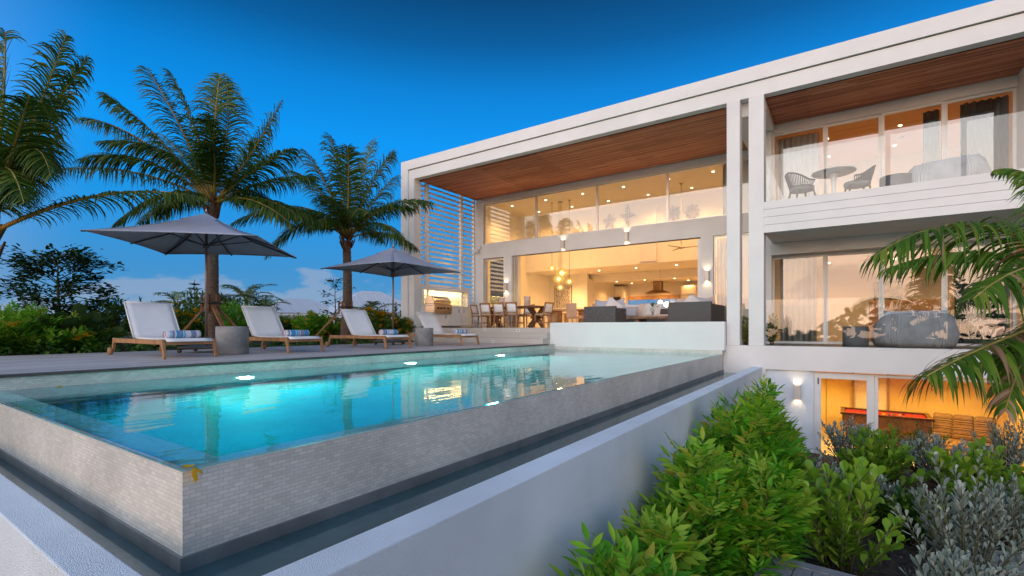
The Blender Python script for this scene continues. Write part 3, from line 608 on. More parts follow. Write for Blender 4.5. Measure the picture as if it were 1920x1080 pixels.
for s in (-1, 1):
    mb = MB(); mb.bar((s*.95,-.42,.02),(s*.95,.42,.72),.1,.12,up=(1,0,0)); mb.bar((s*.951,.42,.02),(s*.951,-.42,.72),.098,.12,up=(1,0,0)); mb.bar((s*.7,-.0,.37),(s*1.15,.0,.37),.08,.08); mb.build('trestle', M['darkwood'], t)
    mb = MB(); mb.bar((s*.6,0,.02),(s*1.2,0,.72),.09,.12,up=(0,1,0)); mb.bar((s*1.2,.002,.02),(s*.6,.002,.72),.088,.12,up=(0,1,0)); mb.build('brace', M['darkwood'], t)
frost = mat('smoky_lantern_glass', (.62,.45,.36), .2, var=.1, vscale=9)
for px, lab in ((941, 'pinkish glass hurricane lantern on the left half of the terrace table'), (988.5, 'pinkish glass hurricane lantern on the right half of the terrace table')):
    p = onY(px, 570, 15.05); t = T('hurricane_lantern', lab, 'lantern', (p.x, 15.05, TF+.781), 0, 'lanterns on the terrace table')
    MB().lathe([(.11,0),(.12,.04),(.115,.2),(.125,.36),(.118,.36),(.11,.2)], (0,0,0), 20).build('glass_shade', frost, t); MB().lathe([(.04,.02),(.04,.16)], (0,0,0), 12).build('candle', M['cush'], t)
# ================================================================ terrace sofas
def cushion(mb, c, w, h, d, rx=0, rz=0, n=7):
    Mx = Matrix.Translation(c) @ Matrix.Rotation(rz, 4, 'Z') @ Matrix.Rotation(rx, 4, 'X')
    for sgn in (-1, 1):
        def fn(u, v):
            a, b = 2*u-1, 2*v-1; k_ = (1-abs(a)**3.5)*(1-abs(b)**3.5); pin = 1-.08*(1-abs(a))*abs(b)-.08*(1-abs(b))*abs(a)
            return Mx @ Vector((a*w/2*(1-.07*(1-b*b)*abs(a)), sgn*d/2*(k_**.55), b*h/2*(1-.07*(1-a*a)*abs(b))))
        mb.grid(fn, n, n)
    return mb
def pillow(loc, w, m, lab, rx=-.3, rz=0, group='pillows on the terrace sofas'):
    o = cushion(MB(), Vector((0,0,0)), w, w, .17).build('pillow', m, smooth=True); o.location = loc; o.rotation_euler = (rx, 0, rz)
    return tag(o, lab, 'pillow', group)
def sofa(name, lab, cat, loc, rz, w, d=.85, hb=.62):
    t = T(name, lab, cat, loc, rz)
    MB().box(-w/2, w/2, -d/2, -d/2+.12, 0, hb).build('backrest', M['wicker'], t, bev=.02)
    for s in (-1, 1): MB().box(s*w/2, s*(w/2-.12), -d/2+.121, d/2, 0, hb-.05).build('arm', M['wicker'], t, bev=.02)
    MB().box(-w/2+.121, w/2-.121, -d/2+.121, d/2, .04, .28).build('seat_base', M['wicker'], t, bev=.01)
    n = max(1, round((w-.24)/.75)); cw = (w-.25)/n
    for i in range(n): MB().box(-w/2+.125+i*cw, -w/2+.12+(i+1)*cw-.01, -d/2+.2, d/2+.02, .281, .42).build('seat_cushion', M['pinkcush'], t, bev=.04, seg=3)
    return t
p = onY(1135, 600, 13.4); sofa('wicker_armchair', 'dark wicker armchair with its back to the pool, left of the coffee table', 'armchair', (p.x, 13.4, TF), 0, .98)
q = onY(1313, 600, 13.4); sofa('wicker_sofa', 'dark wicker sofa in the corner beside the tall white columns', 'sofa', (-3.35, 13.95, TF), R(90)*0, 1.1, 1.7, .68)
r_ = onY(1215, 600, 15.5); sofa('wicker_sofa', 'cushioned wicker sofa facing the pool behind the coffee table', 'sofa', (r_.x, 15.5, TF), R(180), 2.3)
pl = [(1127, 573, 13.55, .42, 'greycush', 'grey pillow, left of the two leaning in the left wicker armchair', .1), (1146, 572, 13.6, .46, 'cush', 'white pillow standing point up in the left wicker armchair', .7), (1158, 574, 13.75, .44, 'greycush', 'grey pillow at the right end of the left wicker armchair', -.2),
      (1180, 576, 15.2, .5, 'cush', 'white pillow at the left end of the far sofa', .1), (1196, 576, 15.25, .5, 'pinkcush', 'blush striped pillow second from the left on the far sofa', -.1), (1222, 577, 15.2, .52, 'cush', 'white pillow at the right end of the far sofa behind the flowers', .05),
      (1297, 574, 13.5, .44, 'cush', 'white pillow standing point up on the corner sofa', .72), (1312, 574, 13.6, .42, 'greycush', 'grey pillow in the middle of the corner sofa', .2), (1325, 575, 13.9, .42, 'pinkcush', 'blush pillow at the right end of the corner sofa', -.2), (1279, 577, 13.9, .4, 'pinkcush', 'blush pillow low at the left end of the corner sofa', .1)]
for px, py, yy, w, m, lab, ry in pl:
    p = onY(px, py+8, yy); o = pillow((p.x, yy, TF+(.60 if yy < 14.5 else .50)), w+.05, M[m], lab); o.rotation_euler = (-.25, ry, 0)
th = onY(1183, 596, 15.0); tag(MB().grid(lambda u, v: (th.x-.22+.44*u+.1*v, 14.98-.35*v, TF+.66-.28*v), 5, 6).build('throw_blanket', M['greycush'], smooth=True, solid=.012), 'pale blue grey throw folded over the far sofa seat', 'blanket')
p = onY(1226, 600, 14.2); t = T('coffee_table', 'low dark wooden coffee table between the wicker seats', 'table', (p.x+.05, 14.2, TF))
MB().box(-.62,.62,-.42,.42,.26,.33).build('table_top', M['rawwood'], t, bev=.008)
for s in (-1, 1): MB().box(s*.45-.06, s*.45+.06, -.35, .35, 0, .26).build('leg', M['rawwood'], t)
vs = T('flower_vase', 'glass vase of white flowers on the coffee table', 'vase', (onY(1224, 600, 14.15).x, 14.15, TF+.331))
MB().lathe([(.035,0),(.045,.02),(.04,.12),(.05,.19),(.044,.19),(.035,.1)], (0,0,0), 16).build('vase', M['glass_rail'], vs)
rr = random.Random(5); fl = MB(); lf = MB()
for i in range(26):
    a = rr.uniform(0, 6.28); e = rr.uniform(.2, 1.4); d = Vector((math.cos(a)*math.cos(e), math.sin(a)*math.cos(e), math.sin(e)))*rr.uniform(.08, .15); c = Vector((0,0,.21))+d
    if i < 15: fl.lathe([(.0,-.018),(.02,-.012),(.026,.0),(.018,.014),(.004,.018)], c, 8)
    else: lf.add([c, c+Vector((.03,.0,.02))+d*.5, c+d*1.1, c+Vector((-.03,.01,.0))+d*.5], [(0,1,2,3)])
    if i < 8: lf.tube([(0,0,.03), c], .003, 4)
fl.build('blossoms', mat('white_petals', (.75,.74,.66), .8), vs); lf.build('leaves', mat('bouquet_leaves', (.05,.11,.03), .6), vs)
# ================================================================ inside the great room
p = onY(1069, 600, 18.4); t = T('indoor_table', 'pale oak dining table inside the great room', 'table', (p.x, 18.4, .625))
MB().box(-1.15,1.15,-.5,.5,.70,.76).build('table_top', M['paleoak'], t, bev=.008)
for s in (-1, 1): MB().box(s*.7-.2, s*.7+.2, -.25, .25, 0, .70).build('leg', M['paleoak'], t, bev=.01)
def make_uph():
    r = T('upholstered_chair', 'x', 'chair')
    MB().box(-.24,.24,-.24,.24,.36,.48).build('seat', M['linen'], r, bev=.03); MB().bar((0,-.22,.40),(0,-.28,.98),.46,.08,up=(0,1,0)).build('backrest', M['linen'], r, bev=.03)
    for sx in (-1,1):
        for sy in (-1,1): MB().bar((sx*.2,sy*.2,.37),(sx*.21,sy*.22,0),.04,.04).build('leg', M['paleoak'], r)
    return r
uc = make_uph()
for i, (px, yy, a, lab) in enumerate(((1040, 18.4, R(-88), 'beige upholstered chair at the left end of the indoor table'), (1077, 17.6, 0, 'beige upholstered chair with its tall back to the terrace at the indoor table'), (1105, 18.3, R(88), 'beige upholstered chair at the right end of the indoor table'))):
    o = uc if i == 0 else copy_tree(uc); o.location = (onY(px, 614, yy).x, yy, .625); o.rotation_euler.z = a; tag(o, lab, 'chair', 'upholstered chairs at the indoor table')
for px, py, rad, lab in ((1035, 503, .15, 'small yellow globe pendant hanging apart on the left of the cluster'), (1053.5, 512, .23, 'largest yellow globe pendant, upper one of the cluster'), (1048, 523, .215, 'large yellow globe pendant overlapping the biggest globe from below'), (1067.5, 528, .15, 'small yellow globe pendant on the right of the cluster'), (1050.5, 539, .145, 'small yellow globe pendant hanging lowest in the cluster')):
    p = onY(px, py, 18.0+rad); t = T('pendant_lamp', lab, 'pendant lamp', p, 0, 'globe pendants over the indoor table')
    MB().lathe([(rad*math.sin(a)*(1+.12*math.sin(a)**6), rad*.9*-math.cos(a)) for a in [.05+3.04*i/16 for i in range(17)]], (0,0,0), 28).build('globe', M['globe'], t)
    MB().lathe([(rad*.45*math.sin(a), rad*.45*-math.cos(a)) for a in [.05+3.04*i/10 for i in range(11)]], (0,0,0), 18).build('bulb', M['bulb'], t)
    MB().tube([(0,0,rad*.85),(0,0,5.95-p.z)], .008, 6).build('cord', M['rib'], t)
    MB().lathe([(.05, 0),(.05,-.03)], (0,0,5.95-p.z), 12).build('ceiling_rose', M['steel'], t)
lamp('pendant_glow', 'POINT', onY(1052, 545, 18.9), 60, (1,.66,.28), .2)
def fan(loc, ztop, lab, m, blade=.62, a0=.3):
    t = T('ceiling_fan', lab, 'ceiling fan', loc, 0, 'ceiling fans')
    MB().tube([(0,0,.05),(0,0,ztop-loc[2])], .014, 8).build('rod', m, t); MB().lathe([(.03,-.06),(.1,-.04),(.11,.02),(.05,.07)], (0,0,0), 18).build('motor', m, t)
    MB().lathe([(.06,-.05),(.06,0)], (0,0,ztop-loc[2]), 14).build('canopy_cap', m, t)
    for k_ in range(3):
        a = a0+k_*2.094; d = Vector((math.cos(a), math.sin(a), 0)); MB().bar(d*.1, d*blade, .13, .012, up=(0,.1,1), w2=.09).build('blade', m, t, bev=.003)
fw_ = mat('white_fan_paint', (.55,.48,.4), .5)
fan(onY(1277, 464, 18.4), 5.95, 'white three blade fan hanging on a long rod in the great room', fw_, .75, .15)
fan(onY(1690, 222, 17.2), 5.9, 'pale fan under the timber ceiling of the upper bedroom', fw_, .6, .5)
fan(onY(1645, 483, 16.4), 2.62, 'brown fan below the ceiling of the lower bedroom', M['paleoak'], .6, .1)
# canvas with rows of brush marks
a, b = onY(1040, 538, 22.35), onY(1071, 579, 22.35); t = T('wall_canvas', 'tall canvas covered with rows of black brush lettering on the dining wall', 'artwork', ((a.x+b.x)/2, 22.37, (a.z+b.z)/2))
cw, chh = (b.x-a.x)/2, (a.z-b.z)/2
MB().box(-cw, cw, -.02, .02, -chh, chh).build('canvas', M['cush'], t)
fr = MB(); fr.box(-cw-.02,-cw,-.03,.02,-chh-.02,chh+.02); fr.box(cw,cw+.02,-.03,.02,-chh-.02,chh+.02); fr.box(-cw,cw,-.03,.02,chh,chh+.02); fr.box(-cw,cw,-.03,.02,-chh-.02,-chh); fr.build('frame', M['black'], t)
mk = MB(); rr = random.Random(2)
for row in range(17):
    x = -cw+.05; zr = chh-.06-row*(2*chh-.1)/17
    while x < cw-.09:
        w = rr.uniform(.025, .1); hh = rr.uniform(.018, .04); mk.box(x, min(x+w, cw-.04), -.024, -.0205, zr-hh, zr+rr.uniform(0,.012)); x += w+rr.uniform(.012, .03)
o = mk.build('brush_marks', M['black'], t)
lp = onY(1077, 578, 21.9); t = T('table_lamp', 'small lit lamp on the console right of the lettered canvas', 'table lamp', (lp.x, 21.9, 1.35))
MB().lathe([(.06,0),(.03,.05),(.02,.2)], (0,0,0), 12).build('lamp_base', M['paleoak'], t); MB().lathe([(.13,.2),(.09,.4)], (0,0,0), 18).build('lamp_shade', emit('lamp_shade_glow', (1,.76,.42), 5), t)
lamp('table_lamp_light', 'POINT', (0,-.1,.45), 25, WARM, .08, t)
t = T('console_table', 'pale oak console against the dining wall under the lamp', 'table', (lp.x+.1, 21.95, .625)); MB().box(-.7,.7,-.2,.2,.66,.724).build('table_top', M['paleoak'], t)
for s in (-1,1): MB().box(s*.6-.04,s*.6+.04,-.18,.18,0,.66).build('leg', M['paleoak'], t)
# coral stars on the upper wall
coral = mat('grey_driftwood', (.26,.22,.22), .8, var=.3, vscale=15)
for px, py, kind, s_, lab in ((1143, 416, 5, .34, 'grey driftwood star sculpture low on the upper wall, leftmost'), (1177, 404, 4, .36, 'tall grey driftwood sculpture beside the lit upper doorway'), (1262, 400, 8, .34, 'round grey driftwood wreath behind the fan rod'), (1298, 397, 9, .31, 'round grey driftwood wreath nearest the upper curtain')):
    p = onY(px, py, 20.05); t = tag(MB().build('wall_sculpture', coral), lab, 'wall sculpture', 'driftwood sculptures on the upper wall'); bpy.data.objects.remove(t)
    rr = random.Random(px); mb = MB()
    for i in range(kind*3):
        a = 6.283*(i//3)/kind+1.57; c = Vector((math.cos(a), 0, math.sin(a)*(1.25 if kind == 4 else 1))); sd_ = Vector((-c.z, 0, c.x)); off = (i % 3-1)*.09
        mb.tube([c*.03*s_+sd_*off*s_*2, c*s_*.6+sd_*(off*1.8*s_)+Vector((0,-rr.uniform(.0,.04),0)), c*s_*rr.uniform(.85,1.1)+sd_*rr.uniform(-.1,.1)*s_], [.02,.024,.01], 5)
    for i in range(kind*2):
        a = rr.uniform(0,6.28); r0 = rr.uniform(.4,.75)*s_; a2 = a+rr.uniform(.4,.8); mb.tube([(math.cos(a)*r0,-.03,math.sin(a)*r0),(math.cos(a2)*r0,-.03,math.sin(a2)*r0)], .013, 5)
    o = mb.build('wall_sculpture', coral); o.location = p; tag(o, lab, 'wall sculpture', 'driftwood sculptures on the upper wall')
# kitchen
KY = 26.45
def kbox(name, lab, cat, x0, x1, y0, y1, depth, m, extra=None):
    a, b = onY(x0, y1, KY-depth), onY(x1, y0, KY-depth); t = T(name, lab, cat, ((a.x+b.x)/2, KY-depth/2, a.z)); w, h = (b.x-a.x)/2, b.z-a.z
    return t, w, h
t, w, h = kbox('range_hood', 'steel chimney hood hanging over the kitchen island', 'range hood', 1199, 1244, 510, 548, 2.2, M['hood'])
MB().box(-w*.36, w*.36, -.16, .16, h*.16, h).build('chimney', M['hood'], t); mb = MB()
mb.add([(-w,-.35,0),(w,-.35,0),(w,.35,0),(-w,.35,0),(-w*.4,-.18,h*.17),(w*.4,-.18,h*.17),(w*.4,.18,h*.17),(-w*.4,.18,h*.17)], [(0,3,2,1),(4,5,6,7),(0,1,5,4),(1,2,6,5),(2,3,7,6),(3,0,4,7)]); mb.build('canopy', M['hood'], t)
t, w, h = kbox('refrigerator', 'tall panelled double door refrigerator at the right of the kitchen', 'refrigerator', 1277, 1305, 534, 614, .7, M['joinery'])
MB().box(-w,w,-.33,.35,0,h).build('cabinet', M['joinery'], t)
for s in (-1,1):
    d = MB().box(s*.006,s*(w-.01),-.36,-.331,.1,h*.76).build('door', M['joinery'], t, bev=.004); MB().box(s*.03,s*.055,-.4,-.36,h*.3,h*.6).build('handle', M['steel'], d)
d = MB().box(-w+.01,w-.01,-.36,-.331,h*.78,h*.97).build('top_panel', M['joinery'], t, bev=.004); MB().box(-w+.02,w-.02,-.375,-.36,h*.78,h*.79).build('handle', M['steel'], d)
t, w, h = kbox('wall_oven', 'built in steel oven in the tall kitchen cupboards', 'oven', 1141, 1163, 555, 590, .66, M['steel'])
MB().box(-w,w,-.3,.3,0,h).build('oven_body', M['steel'], t); d = MB().box(-w*.85,w*.85,-.32,-.301,h*.1,h*.62).build('oven_door', M['black'], t); MB().tube([(-w*.8,-.35,h*.66),(w*.8,-.35,h*.66)], .012, 6).build('handle', M['steel'], d)
MB().box(-w*.9,w*.9,-.315,-.301,h*.75,h*.95).build('control_panel', M['black'], t)
a, b = onY(1106, 614, 25.85), onY(1170, 614, 25.85); t = T('tall_cupboard', 'tall white kitchen cupboards around the steel oven', 'cupboard', ((a.x+b.x)/2, 26.2, .625)); w = (b.x-a.x)/2
MB().box(-w,w,-.3,.3,0,2.3).build('cabinet', M['joinery'], t)
for i in range(4): 
    d = MB().box(-w+i*w/2+.008,-w+(i+1)*w/2-.008,-.325,-.301,.1,2.25).build('door', M['joinery'], t, bev=.004); MB().box(-w+i*w/2+.05,-w+i*w/2+.07,-.345,-.325,.9,1.3).build('handle', M['steel'], d)
a, b = onY(1170, 614, 25.9), onY(1277, 614, 25.9); t = T('kitchen_units', 'white base units with a pale top under the long kitchen window', 'kitchen counter', ((a.x+b.x)/2, 26.2, .625)); w = (b.x-a.x)/2
MB().box(-w,w,-.28,.28,0,.86).build('cabinet', M['joinery'], t); MB().box(-w,w,-.31,.28,.861,.9).build('countertop', M['cush'], t)
for i in range(5): MB().box(-w+i*w*.4+.01,-w+(i+1)*w*.4-.01,-.3,-.281,.08,.84).build('door', M['joinery'], t, bev=.003)
a, b = onY(1150, 614, 23.9), onY(1290, 614, 23.9); t = T('kitchen_island', 'long white kitchen island below the hood', 'kitchen island', ((a.x+b.x)/2, 24.2, .625)); w = (b.x-a.x)/2
MB().box(-w,w,-.4,.4,0,.88).build('cabinet', M['joinery'], t); MB().box(-w-.03,w+.03,-.5,.45,.881,.93).build('countertop', M['cush'], t)
gp = onY(1238, 567, 22.5); t = T('globe_lamp', 'single small white globe lamp before the blue kitchen window', 'pendant lamp', gp)
MB().lathe([(.11*math.sin(a), -.11*math.cos(a)) for a in [.05+3.04*i/12 for i in range(13)]], (0,0,0), 18).build('globe', emit('white_globe_glow', (1,.82,.6), 3.5), t); MB().tube([(0,0,.1),(0,0,3.33-gp.z)], .006, 5).build('cord', M['steel'], t)
# ================================================================ balcony furniture
BZ = 3.5
p = onY(1563, 352, 13.55); t = T('tulip_table', 'round pedestal table on the balcony between two rope chairs', 'table', (p.x, 13.55, BZ))
MB().lathe([(.24,0),(.23,.015),(.1,.04),(.045,.14),(.04,.4),(.06,.62),(.12,.70)], (0,0,0), 28).build('pedestal', M['trim'], t); MB().lathe([(.40,.70),(.44,.715),(.44,.735),(.42,.74)], (0,0,0), 40).build('table_top', mat('grey_stone_top', (.28,.29,.3), .35), t)
def make_tub():
    r = T('rope_chair', 'x', 'chair'); rope = mat('charcoal_rope', (.05,.05,.055), .8, var=.3, vscale=30)
    MB().lathe([(.02,.34),(.24,.34),(.26,.38),(.25,.44),(.02,.45)], (0,0,0), 24).build('seat', M['sofa'], r)
    mb = MB()
    for k_ in range(34):
        a = R(-25)+R(230)*k_/33; hh = .44+.32*max(0, math.sin(a*1.0))**.8 if math.sin(a) > 0 else .5
        top = Vector((.34*math.cos(a), -.33*math.sin(a), .52+.24*max(0, math.sin(a)))); mb.tube([(.24*math.cos(a), -.24*math.sin(a), .38), top], .011, 4)
    mb.build('rope_back', rope, r)
    MB().tube([(.34*math.cos(a), -.33*math.sin(a), .52+.24*max(0, math.sin(a))) for a in [R(-25)+R(230)*i/24 for i in range(25)]], .02, 7).build('rail', rope, r)
    for sx in (-1,1):
        for sy in (-1,1): MB().bar((sx*.17,sy*.17,.36),(sx*.24,sy*.24,0),.035,.035,w2=.022,h2=.022).build('leg', M['rib'], r)
    return r
tb = make_tub(); tb.location = (onY(1503, 360, 13.35).x, 13.35, BZ); tb.rotation_euler.z = R(-60); tag(tb, 'charcoal rope chair left of the round balcony table', 'chair', 'rope chairs on the balcony')
t2 = copy_tree(tb); t2.location = (onY(1607, 360, 13.6).x, 13.6, BZ); t2.rotation_euler.z = R(105); tag(t2, 'charcoal rope chair right of the round balcony table', 'chair', 'rope chairs on the balcony')
drum('drum_table', 'dark round drum table on the upper balcony', (onY(1679, 340, 13.5).x, 13.5, BZ), .28, .42, M['darkconc'], 'dark drum tables of the right wing')
drum('drum_table', 'dark round drum table on the lower terrace beside the ribbed sofa', (onY(1604, 648, 13.25).x, 13.25, .195), .24, .46, M['darkconc'], 'dark drum tables of the right wing')
ribs = mat('ribbed_grey_outdoor_rope', (.29,.29,.30), .85, var=.1)
def tubsofa(lab, cat, loc, rz, w, m=ribs, s=1):
    t = T('ribbed_sofa', lab, cat, loc, rz); d = .9*s
    def shell(u, v):
        a = R(-20)+R(220)*u; x, y = w/2*math.copysign(abs(math.cos(a))**.45, math.cos(a)), -d/2*math.copysign(abs(math.sin(a))**.6, math.sin(a))
        k_ = 1+.012*math.cos(u*math.pi*2*46); bul = .90+.10*math.sin(math.pi*min(1, v*1.15)); hh = (.50+.22*max(0, math.sin(a))**.7)*s
        return (x*k_*bul, y*k_*bul, .02+v*hh)
    MB().grid(shell, 185, 7).build('shell', m, t, smooth=True, solid=.07)
    MB().box(-w*.42, w*.42, -d*.34, d*.42, .06, .40*s).build('seat_cushion', M['greycush'], t, bev=.05, seg=3)
    for sx in (-1, 1): cushion(MB(), Vector((sx*w*.2, -d*.22, .58*s)), w*.42, .45*s, .2, rx=-.2).build('back_cushion', M['greycush'], t, smooth=True)
    return t
p = onY(1712, 650, 13.55); tubsofa('ribbed grey curved sofa on the lower terrace behind the palm fronds', 'sofa', (p.x, 13.55, .195), R(8), 1.35)
p = onY(1775, 335, 13.65); tubsofa('ribbed pale curved sofa on the upper balcony', 'sofa', (p.x, 13.65, BZ), R(-15), 1.3, mat('pale_ribbed_rope', (.42,.42,.43), .85), .8)
# lower bedroom
hb_ = onY(1735, 600, 18.2); t = T('bed', 'bed with a brown padded headboard in the lower bedroom', 'bed', (hb_.x-.1, 17.4, .2))
MB().box(-1.2,1.2,.95,1.05,0,1.25).build('headboard', M['paleoak'], t, bev=.04); MB().box(-1,1,-1.1,.94,.1,.55).build('mattress', M['cush'], t, bev=.06, seg=3)
for s in (-1,1): cushion(MB(), Vector((s*.5,.75,.72)), .7,.45,.2,rx=-.3).build('pillow', M['cush'], t, smooth=True)
mw = onY(1665, 520, 18.9); box = MB().box(-.35,.35,-.02,.03,-.35,.35).build('wall_picture', mat('muted_picture', (.3,.28,.12), .6, var=.4, vscale=5)); box.location = (mw.x, 18.95, 1.7); tag(box, 'square muted green picture on the lower bedroom wall', 'picture')
# ================================================================ games room
t = T('billiard_table', 'red topped billiard table with a dark wooden body in the games room', 'billiard table', (.95, 17.75, -2.7), 0)
MB().box(-1.0,1.0,-.55,.55,.45,.80).build('body', M['darkwood'], t, bev=.02)
MB().box(-.94,.94,-.49,.49,.801,.815).build('cloth', mat('red_felt', (.34,.014,.010), .8), t)
rl = MB()
for s in (-1,1): rl.box(-1.05,1.05,s*.48,s*.59,.80,.86); rl.box(s*.93,s*1.05,-.479,.479,.80,.86)
rl.build('rail', mat('red_brown_rail', (.07,.014,.008), .25), t, bev=.012)
for sx in (-1,1):
    for sy in (-1,1):
        MB().box(sx*.82-.1,sx*.82+.1,sy*.38-.1,sy*.38+.1,0,.45).build('leg', M['darkwood'], t, bev=.015); MB().lathe([(.075,.861),(.085,.868),(.05,.866)], (sx*.97,sy*.52,0), 14).build('pocket_cap', mat('brass_cap', (.6,.4,.12), .3, 1), t)
rr = random.Random(4)
bc = [(.7,.5,.05),(.05,.08,.4),(.6,.03,.02),(.02,.02,.02),(.7,.68,.6),(.1,.3,.08)]
for i in range(7):
    o = MB().lathe([(.028*math.sin(a), -.028*math.cos(a)) for a in [.05+3.04*q/10 for q in range(11)]], (0,0,0), 14).build('billiard_ball', mat('ball_paint_%s' % 'abcdefg'[i], bc[i % 6], .15))
    x, y = .15+rr.uniform(-.3,.35), rr.uniform(-.25,.15); o.location = (.95+x, 17.75+y, -2.7+.844); tag(o, 'glossy billiard ball lying on the red felt', 'ball', 'billiard balls on the red felt')
st = NT('striped_upholstery'); tcx = st('ShaderNodeTexCoord'); sx = st('ShaderNodeSeparateXYZ', {0: tcx.outputs['Object']}); wv = st('ShaderNodeTexNoise', {'W': st('ShaderNodeMath', {0: st('ShaderNodeMath', {0: sx.outputs['Z'], 1: sx.outputs['Y']}, operation='ADD').outputs[0], 1: 26.0}, operation='MULTIPLY').outputs[0], 'Scale': 1.0}, noise_dimensions='1D')
rp = ramp_of(st.t, [(.42, (.05,.018,.015)), (.5, (.26,.13,.05)), (.58, (.42,.26,.11))]); st.link(wv.outputs[0], rp.inputs[0]); pb = st('ShaderNodeBsdfPrincipled', {'Base Color': rp.outputs[0], 'Roughness': .9}); st.link(pb.outputs[0], st.out.inputs[0])
p = onY(1800, 800, 16.6); t = T('striped_armchair', 'low armchair in brown and cream stripes beside the billiard table', 'armchair', (p.x+.05, 16.7, -2.7), R(-12))
MB().box(-.62,.62,-.75,.5,.15,.42).build('seat', st.m, t, bev=.08, seg=3)
for i in range(3): MB().bar((-.41+i*.41,.35,.40),(-.41+i*.41,.62,1.02),.40,.2,up=(0,1,.4)).build('back_cushion', st.m, t, bev=.06, seg=3)
b = MB().box(-.04,.04,-.02,.02,-.35,.35).build('cue_rack', M['darkwood']); b.location = (onY(1874, 700, 18.5).x, 18.55, -1.15); tag(b, 'narrow dark cue rack on the games room wall', 'cue rack')
# ================================================================ foliage tools
def leaf_tmpl(w=.3, kind='lance', droop=.14):
    if kind == 'lance': st = [(.25, .62), (.5, 1.0), (.78, .55)]
    elif kind == 'ovate': st = [(.2, .75), (.5, 1.0), (.82, .62)]
    else: st = [(.3, .45), (.62, .95), (.86, .86)]     # spoon shaped
    V = [(0, 0, 0)]; F = []
    for i, (x, k) in enumerate(st): V += [(x, -w*k/2, .10*w-droop*x*x), (x, 0, -.04*w-droop*x*x), (x, w*k/2, .10*w-droop*x*x)]
    V.append((1, 0, -droop)); n = len(V)-1
    F += [(0, 1, 2), (0, 2, 3)]
    for i in range(len(st)-1):
        a = 1+3*i; F += [(a, a+3, a+4, a+1), (a+1, a+4, a+5, a+2)]
    a = 1+3*(len(st)-1); F += [(a, n, a+1), (a+1, n, a+2)]
    return np.array(V, float), F
def compound_tmpl(pairs=3, w=.27, ll=.42):
    base, bf = leaf_tmpl(w); V = []; F = []
    for t, side in [(.28+.24*i, s) for i in range(pairs) for s in (-1, 1)]+[(.92, 0)]:
        a = side*1.0; c, s_ = math.cos(a), math.sin(a); L_ = ll*(1.05 if side == 0 else .8+.3*t)
        b = base*L_; P = np.stack([b[:, 0]*c-b[:, 1]*s_+t*.62, b[:, 0]*s_+b[:, 1]*c, b[:, 2]-.10*t*t-.05*abs(side)*b[:, 0]], 1)
        o = len(V); V += P.tolist(); F += [tuple(i+o for i in f) for f in bf]
    return np.array(V), F
def norm(a): return a/np.maximum(np.linalg.norm(a, axis=1, keepdims=True), 1e-9)
def foliage(name, tm, pos, dirs, up, size, mats, parent=None, mi=None):
    """many leaves as one mesh: each a copy of the outline TM laid along DIRS with its face toward UP"""
    TV, TF_ = tm; pos = np.asarray(pos, float); X = norm(np.asarray(dirs, float)); Z = np.asarray(up, float); Z = norm(Z-X*(Z*X).sum(1, keepdims=True)); Y = np.cross(Z, X)
    sz = np.asarray(size, float)[:, None, None]
    V = pos[:, None, :]+sz*(TV[None, :, 0:1]*X[:, None, :]+TV[None, :, 1:2]*Y[:, None, :]+TV[None, :, 2:3]*Z[:, None, :])
    n, k = len(pos), len(TV); V = V.reshape(-1, 3)
    lt = np.array([len(f) for f in TF_]); li = np.concatenate([np.array(f) for f in TF_])
    LI = (li[None, :]+(np.arange(n)*k)[:, None]).ravel(); LT = np.tile(lt, n); LS = np.concatenate([[0], np.cumsum(LT)[:-1]])
    me = bpy.data.meshes.new(name); me.vertices.add(n*k); me.vertices.foreach_set('co', V.ravel()); me.loops.add(len(LI)); me.loops.foreach_set('vertex_index', LI.astype(np.int32))
    me.polygons.add(len(LT)); me.polygons.foreach_set('loop_start', LS.astype(np.int32)); me.polygons.foreach_set('loop_total', LT.astype(np.int32))
    for m in (mats if isinstance(mats, (list, tuple)) else [mats]): me.materials.append(m)
    if mi is not None: me.polygons.foreach_set('material_index', np.repeat(np.asarray(mi, np.int32), len(TF_)))
    me.polygons.foreach_set('use_smooth', np.ones(len(LT), bool)); me.update(calc_edges=True); me.validate()
    o = bpy.data.objects.new(name, me); COL.objects.link(o); o.parent = parent; return o
def bez(p0, p1, p2, t): return p0*(1-t)**2+p1*2*t*(1-t)+p2*t*t
def bez_t(p0, p1, p2, t): return ((p1-p0)*(1-t)+(p2-p1)*t).normalized()
LM = {}
LM['elder'] = leafmat('bright_green_leaf', (.045,.21,.010), (.14,.42,.018), (.30,.50,.03), .33)
LM['elder_new'] = leafmat('yellow_green_new_leaf', (.16,.36,.025), (.28,.44,.04), (.38,.34,.04), .35)
LM['spoon'] = leafmat('glossy_spoon_leaf', (.11,.26,.02), (.25,.45,.04), (.42,.52,.07), .28, .35)
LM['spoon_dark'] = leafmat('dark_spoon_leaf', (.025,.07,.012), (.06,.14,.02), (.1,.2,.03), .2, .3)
LM['silver'] = leafmat('silver_green_leaf', (.16,.21,.17), (.31,.37,.32), (.48,.53,.48), .15, .6)
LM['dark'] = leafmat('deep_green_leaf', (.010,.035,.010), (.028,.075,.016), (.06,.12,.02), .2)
LM['mid'] = leafmat('mid_green_leaf', (.03,.10,.014), (.08,.20,.025), (.16,.27,.04), .25)
LM['sea'] = leafmat('broad_sea_grape_leaf', (.03,.08,.02), (.08,.14,.03), (.36,.32,.03), .3)
LM['croton'] = leafmat('yellow_variegated_leaf', (.04,.10,.02), (.42,.40,.08), (.62,.55,.15), .2)
LM['palm'] = leafmat('palm_leaflet', (.026,.07,.010), (.085,.155,.02), (.21,.22,.035), .38, .5)
LM['palm_right'] = leafmat('near_palm_leaflet', (.045,.12,.012), (.12,.23,.022), (.25,.29,.04), .4, .45)
